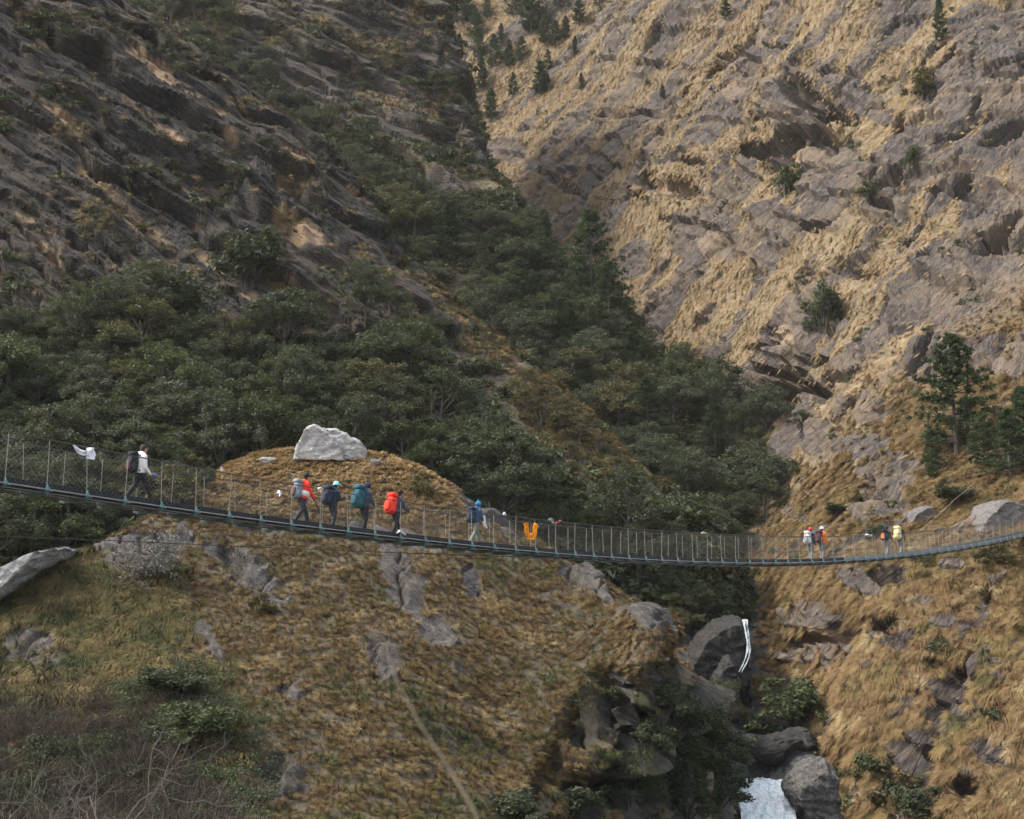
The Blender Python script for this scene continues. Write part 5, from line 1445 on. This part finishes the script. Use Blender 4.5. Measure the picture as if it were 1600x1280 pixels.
def rucksack(j, label, col, lid=None, big=1.0, pocket=None):
    lid = lid or col; pocket = pocket or col
    c = (j['ch'] + j['hip']) / 2 + np.array([-.27, 0, .05]) + np.array([-.05 * (big - 1) * 3, 0, .10 * (big - 1)])
    r = carry(j, 'rucksack', label, 'rucksack', c, j['lean'])
    w = MB(); w.ball((0, 0, -.02), (.15 * big, .17 * big, .30 * big), 18, 14, .55); w.build('pack_body', col, r, True)
    w = MB(); w.ball((-.01, 0, .30 * big), (.155 * big, .175 * big, .085 * big), 16, 10, .65); w.build('top_lid', lid, r, True)
    w = MB(); w.ball((-.15 * big, 0, -.07), (.055 * big, .12 * big, .17 * big), 14, 10, .6); w.build('front_pocket', pocket, r, True)
    for sd in (1, -1):
        w = MB(); w.ball((-.01, .165 * big * sd, -.15 * big), (.08, .045, .12), 10, 8, .7); w.build('side_pocket', lid, r, True)
        w = MB(); w.tube([(.12, .11 * sd, .22), (.22, .12 * sd, .29), (.36, .12 * sd, .22), (.40, .12 * sd, .04), (.28, .15 * sd, -.12), (.13, .14 * sd, -.2)], .024, 6)
        w.build('shoulder_strap', lid, r, True)
    w = MB(); w.tube([(-.15 * big, .06, .28 * big), (-.175 * big, .06, .0), (-.16 * big, .06, -.28 * big)], .012, 4); w.build('buckle_strap', M_BOOT, r)
    return r
def cm(name, c, var=.18): return plain(name, c, .8, 0, var, 5)
BLACK = cm('black_cloth', (.016, .018, .022)); NAVY = cm('navy_cloth', (.018, .028, .048)); CHAR = cm('charcoal_cloth', (.028, .032, .038))
GREYT = cm('grey_trousers', (.16, .165, .155)); OLIVT = cm('olive_trousers', (.17, .175, .14)); RED = cm('red_cloth', (.80, .045, .025)); WHT = cm('off_white_cloth', (.76, .74, .70), .06)
TEAL = cm('teal_cloth', (.022, .085, .11)); CYAN = cm('cyan_hat', (.30, .66, .72), .08); ORNG = cm('orange_jacket', (.85, .20, .015)); BLUEH = cm('blue_beanie', (.02, .17, .32)); BLUEJ = cm('blue_jacket', (.035, .07, .14))
SLATE = cm('slate_jacket', (.045, .06, .085)); LGREY = cm('light_grey_pack', (.50, .51, .48)); CREAM = cm('cream_pack', (.62, .52, .26)); MAROON = cm('maroon_pack', (.075, .035, .04)); GREYP = cm('grey_pack', (.20, .22, .25)); BROWN = cm('brown_cloth', (.11, .06, .05))

j = person(216, 'hiker in a white long sleeved top walking with an object held out in the hand', WHT, BLACK, .34, .06, None, 'hair', (.05, .025, .018), None, ((.1, .55), (.05, .75)), 1.74, phase=-1)
rucksack(j, 'black rucksack on the hiker in the white top', BLACK, BLACK, .86, MAROON)
o = carry(j, 'bag', 'small crumpled blue bag held in the hand of the white topped hiker', 'bag', tuple(j['hands'][1] + np.array([.12, 0, -.02])))
w = MB(); w.ball((0, 0, 0), (.09, .05, .05), 10, 7, .8); w.ball((.07, 0, -.01), (.06, .04, .045), 8, 6, .8); w.build('pouch', cm('blue_bag', (.10, .15, .30)), o, True)
w = MB(); w.tube([(-.09, 0, 0), (-.04, 0, .05), (.04, 0, .05)], .012, 5); w.build('handle', cm('pale_blue', (.45, .5, .6)), o, True)
j = person(471, 'hiker in a red jacket with a white layer tied round the waist', RED, CHAR, .32, .16, BLACK, 'cap', sleeve=None, arms=((.3, .3), (.35, .35)), H=1.74)
rucksack(j, 'grey and brown rucksack on the hiker in the red jacket', GREYP, GREYP, .9, BROWN)
o = carry(j, 'waist_jacket', 'white jacket tied round the waist of the hiker in red', 'jacket', tuple(j['hip'] + np.array([.02, 0, .16])), .25)
w = MB(); w.ball((.02, 0, 0), (.20, .235, .13), 16, 10, .8); w.build('cloth', WHT, o, True); w = MB(); w.capsule((.16, -.1, -.02), (.30, -.14, -.12), .06, .04); w.build('sleeve', WHT, o, True)
o = carry(j, 'trekking_pole', 'dark trekking pole carried low by the hiker in red', 'trekking pole', tuple(j['hands'][1]))
w = MB(); w.tube([(-.04, 0, .06), (.26, 0, -.46)], [.022, .014], 6); w.build('shaft', BLACK, o, True); w = MB(); w.capsule((-.06, 0, .10), (-.03, 0, .04), .028, .026); w.build('grip', BLACK, o, True)
j = person(519, 'hiker in dark clothes and a pale cyan sun hat', NAVY, CHAR, .10, .14, CYAN, 'sunhat', arms=((.35, 1.7), (.3, 1.6)), H=1.60)
rucksack(j, 'navy blue rucksack on the hiker in the cyan sun hat', NAVY, NAVY, 1.0)
j = person(568, 'tall hiker in a slate grey jacket and dark hood', SLATE, BLACK, .12, .14, NAVY, 'beanie', arms=((.25, .4), (.3, .5)), H=1.74)
rucksack(j, 'large teal rucksack on the tall hiker in slate grey', TEAL, TEAL, 1.12)
j = person(618, 'hiker in black trousers and black cap under the big red rucksack', SLATE, BLACK, .24, .22, BLACK, 'cap', arms=((.5, .7), (.4, .8)), H=1.66)
rucksack(j, 'bright red rucksack with its rain cover on', RED, RED, 1.1)
j = person(742, 'hiker in a blue beanie and olive trousers with a white forearm', BLUEJ, OLIVT, .34, .20, BLUEH, 'beanie', arms=((.15, .3), (.25, .55)), H=1.68)
rucksack(j, 'dark slim rucksack on the hiker in the blue beanie', NAVY, NAVY, .85)
o = carry(j, 'sleeve_cover', 'white cloth hanging from the forearm of the hiker in the blue beanie', 'cloth', tuple((j['arms'][1][1] + j['arms'][1][2]) / 2))
w = MB(); w.capsule((-.02, 0, .14), (.02, 0, -.10), .075, .065); w.build('cloth', WHT, o, True); w = MB(); w.capsule((.04, 0, -.16), (.16, 0, -.24), .06, .04); w.build('hem', WHT, o, True)
j = person(1268, 'hiker in a red cap and grey trousers', NAVY, GREYT, .10, .05, cm('red_cap', (.62, .06, .06)), 'cap', arms=((.1, .3), (.1, .5)), H=1.68)
rucksack(j, 'pale grey rucksack on the hiker in the red cap', LGREY, LGREY, .95, GREYP)
j = person(1286, 'hiker in an orange jacket and white cap', ORNG, GREYT, .10, .05, WHT, 'cap', arms=((.05, .25), (.1, .4)), H=1.72, up=.0)
rucksack(j, 'dark maroon rucksack on the hiker in the orange jacket', MAROON, MAROON, .95)
j = person(1388, 'hiker in dark jacket and dark hat near the right bank', CHAR, GREYT, .12, .10, NAVY, 'beanie', arms=((.2, .6), (.3, .6)), H=1.68)
r = rucksack(j, 'dark rucksack with an orange pocket near the right bank', BLACK, BLACK, .9, cm('orange_pocket', (.72, .16, .05)))
j = person(1410, 'last hiker in dark clothes, carrying the cream rucksack', CHAR, GREYT, .12, .08, None, 'hair', arms=((.1, .4), (.1, .5)), H=1.70)
rucksack(j, 'big cream yellow rucksack on the last hiker', CREAM, CREAM, 1.12)
flush()

# ------------------------------------------------------------------ the air between
def haze(dens):
    x0, x1, y0, y1, z0, z1 = -150, 175, -30, 600, -42, 340
    bm = bmesh.new(); bmesh.ops.create_cube(bm, size=1.0)
    for v in bm.verts: v.co = ((v.co.x + .5) * (x1 - x0) + x0, (v.co.y + .5) * (y1 - y0) + y0, (v.co.z + .5) * (z1 - z0) + z0)
    m = bpy.data.meshes.new('haze'); bm.to_mesh(m); bm.free()
    mt = bpy.data.materials.new('haze'); mt.use_nodes = True; t = mt.node_tree; t.nodes.clear()
    o = t.nodes.new('ShaderNodeOutputMaterial'); v = t.nodes.new('ShaderNodeVolumePrincipled')
    v.inputs['Color'].default_value = (.96, .94, .91, 1); v.inputs['Density'].default_value = dens
    t.links.new(v.outputs[0], o.inputs['Volume'])
    tag(obj('haze', m, mt), 'thin valley haze', None, None, 'stuff')
haze(.00007)
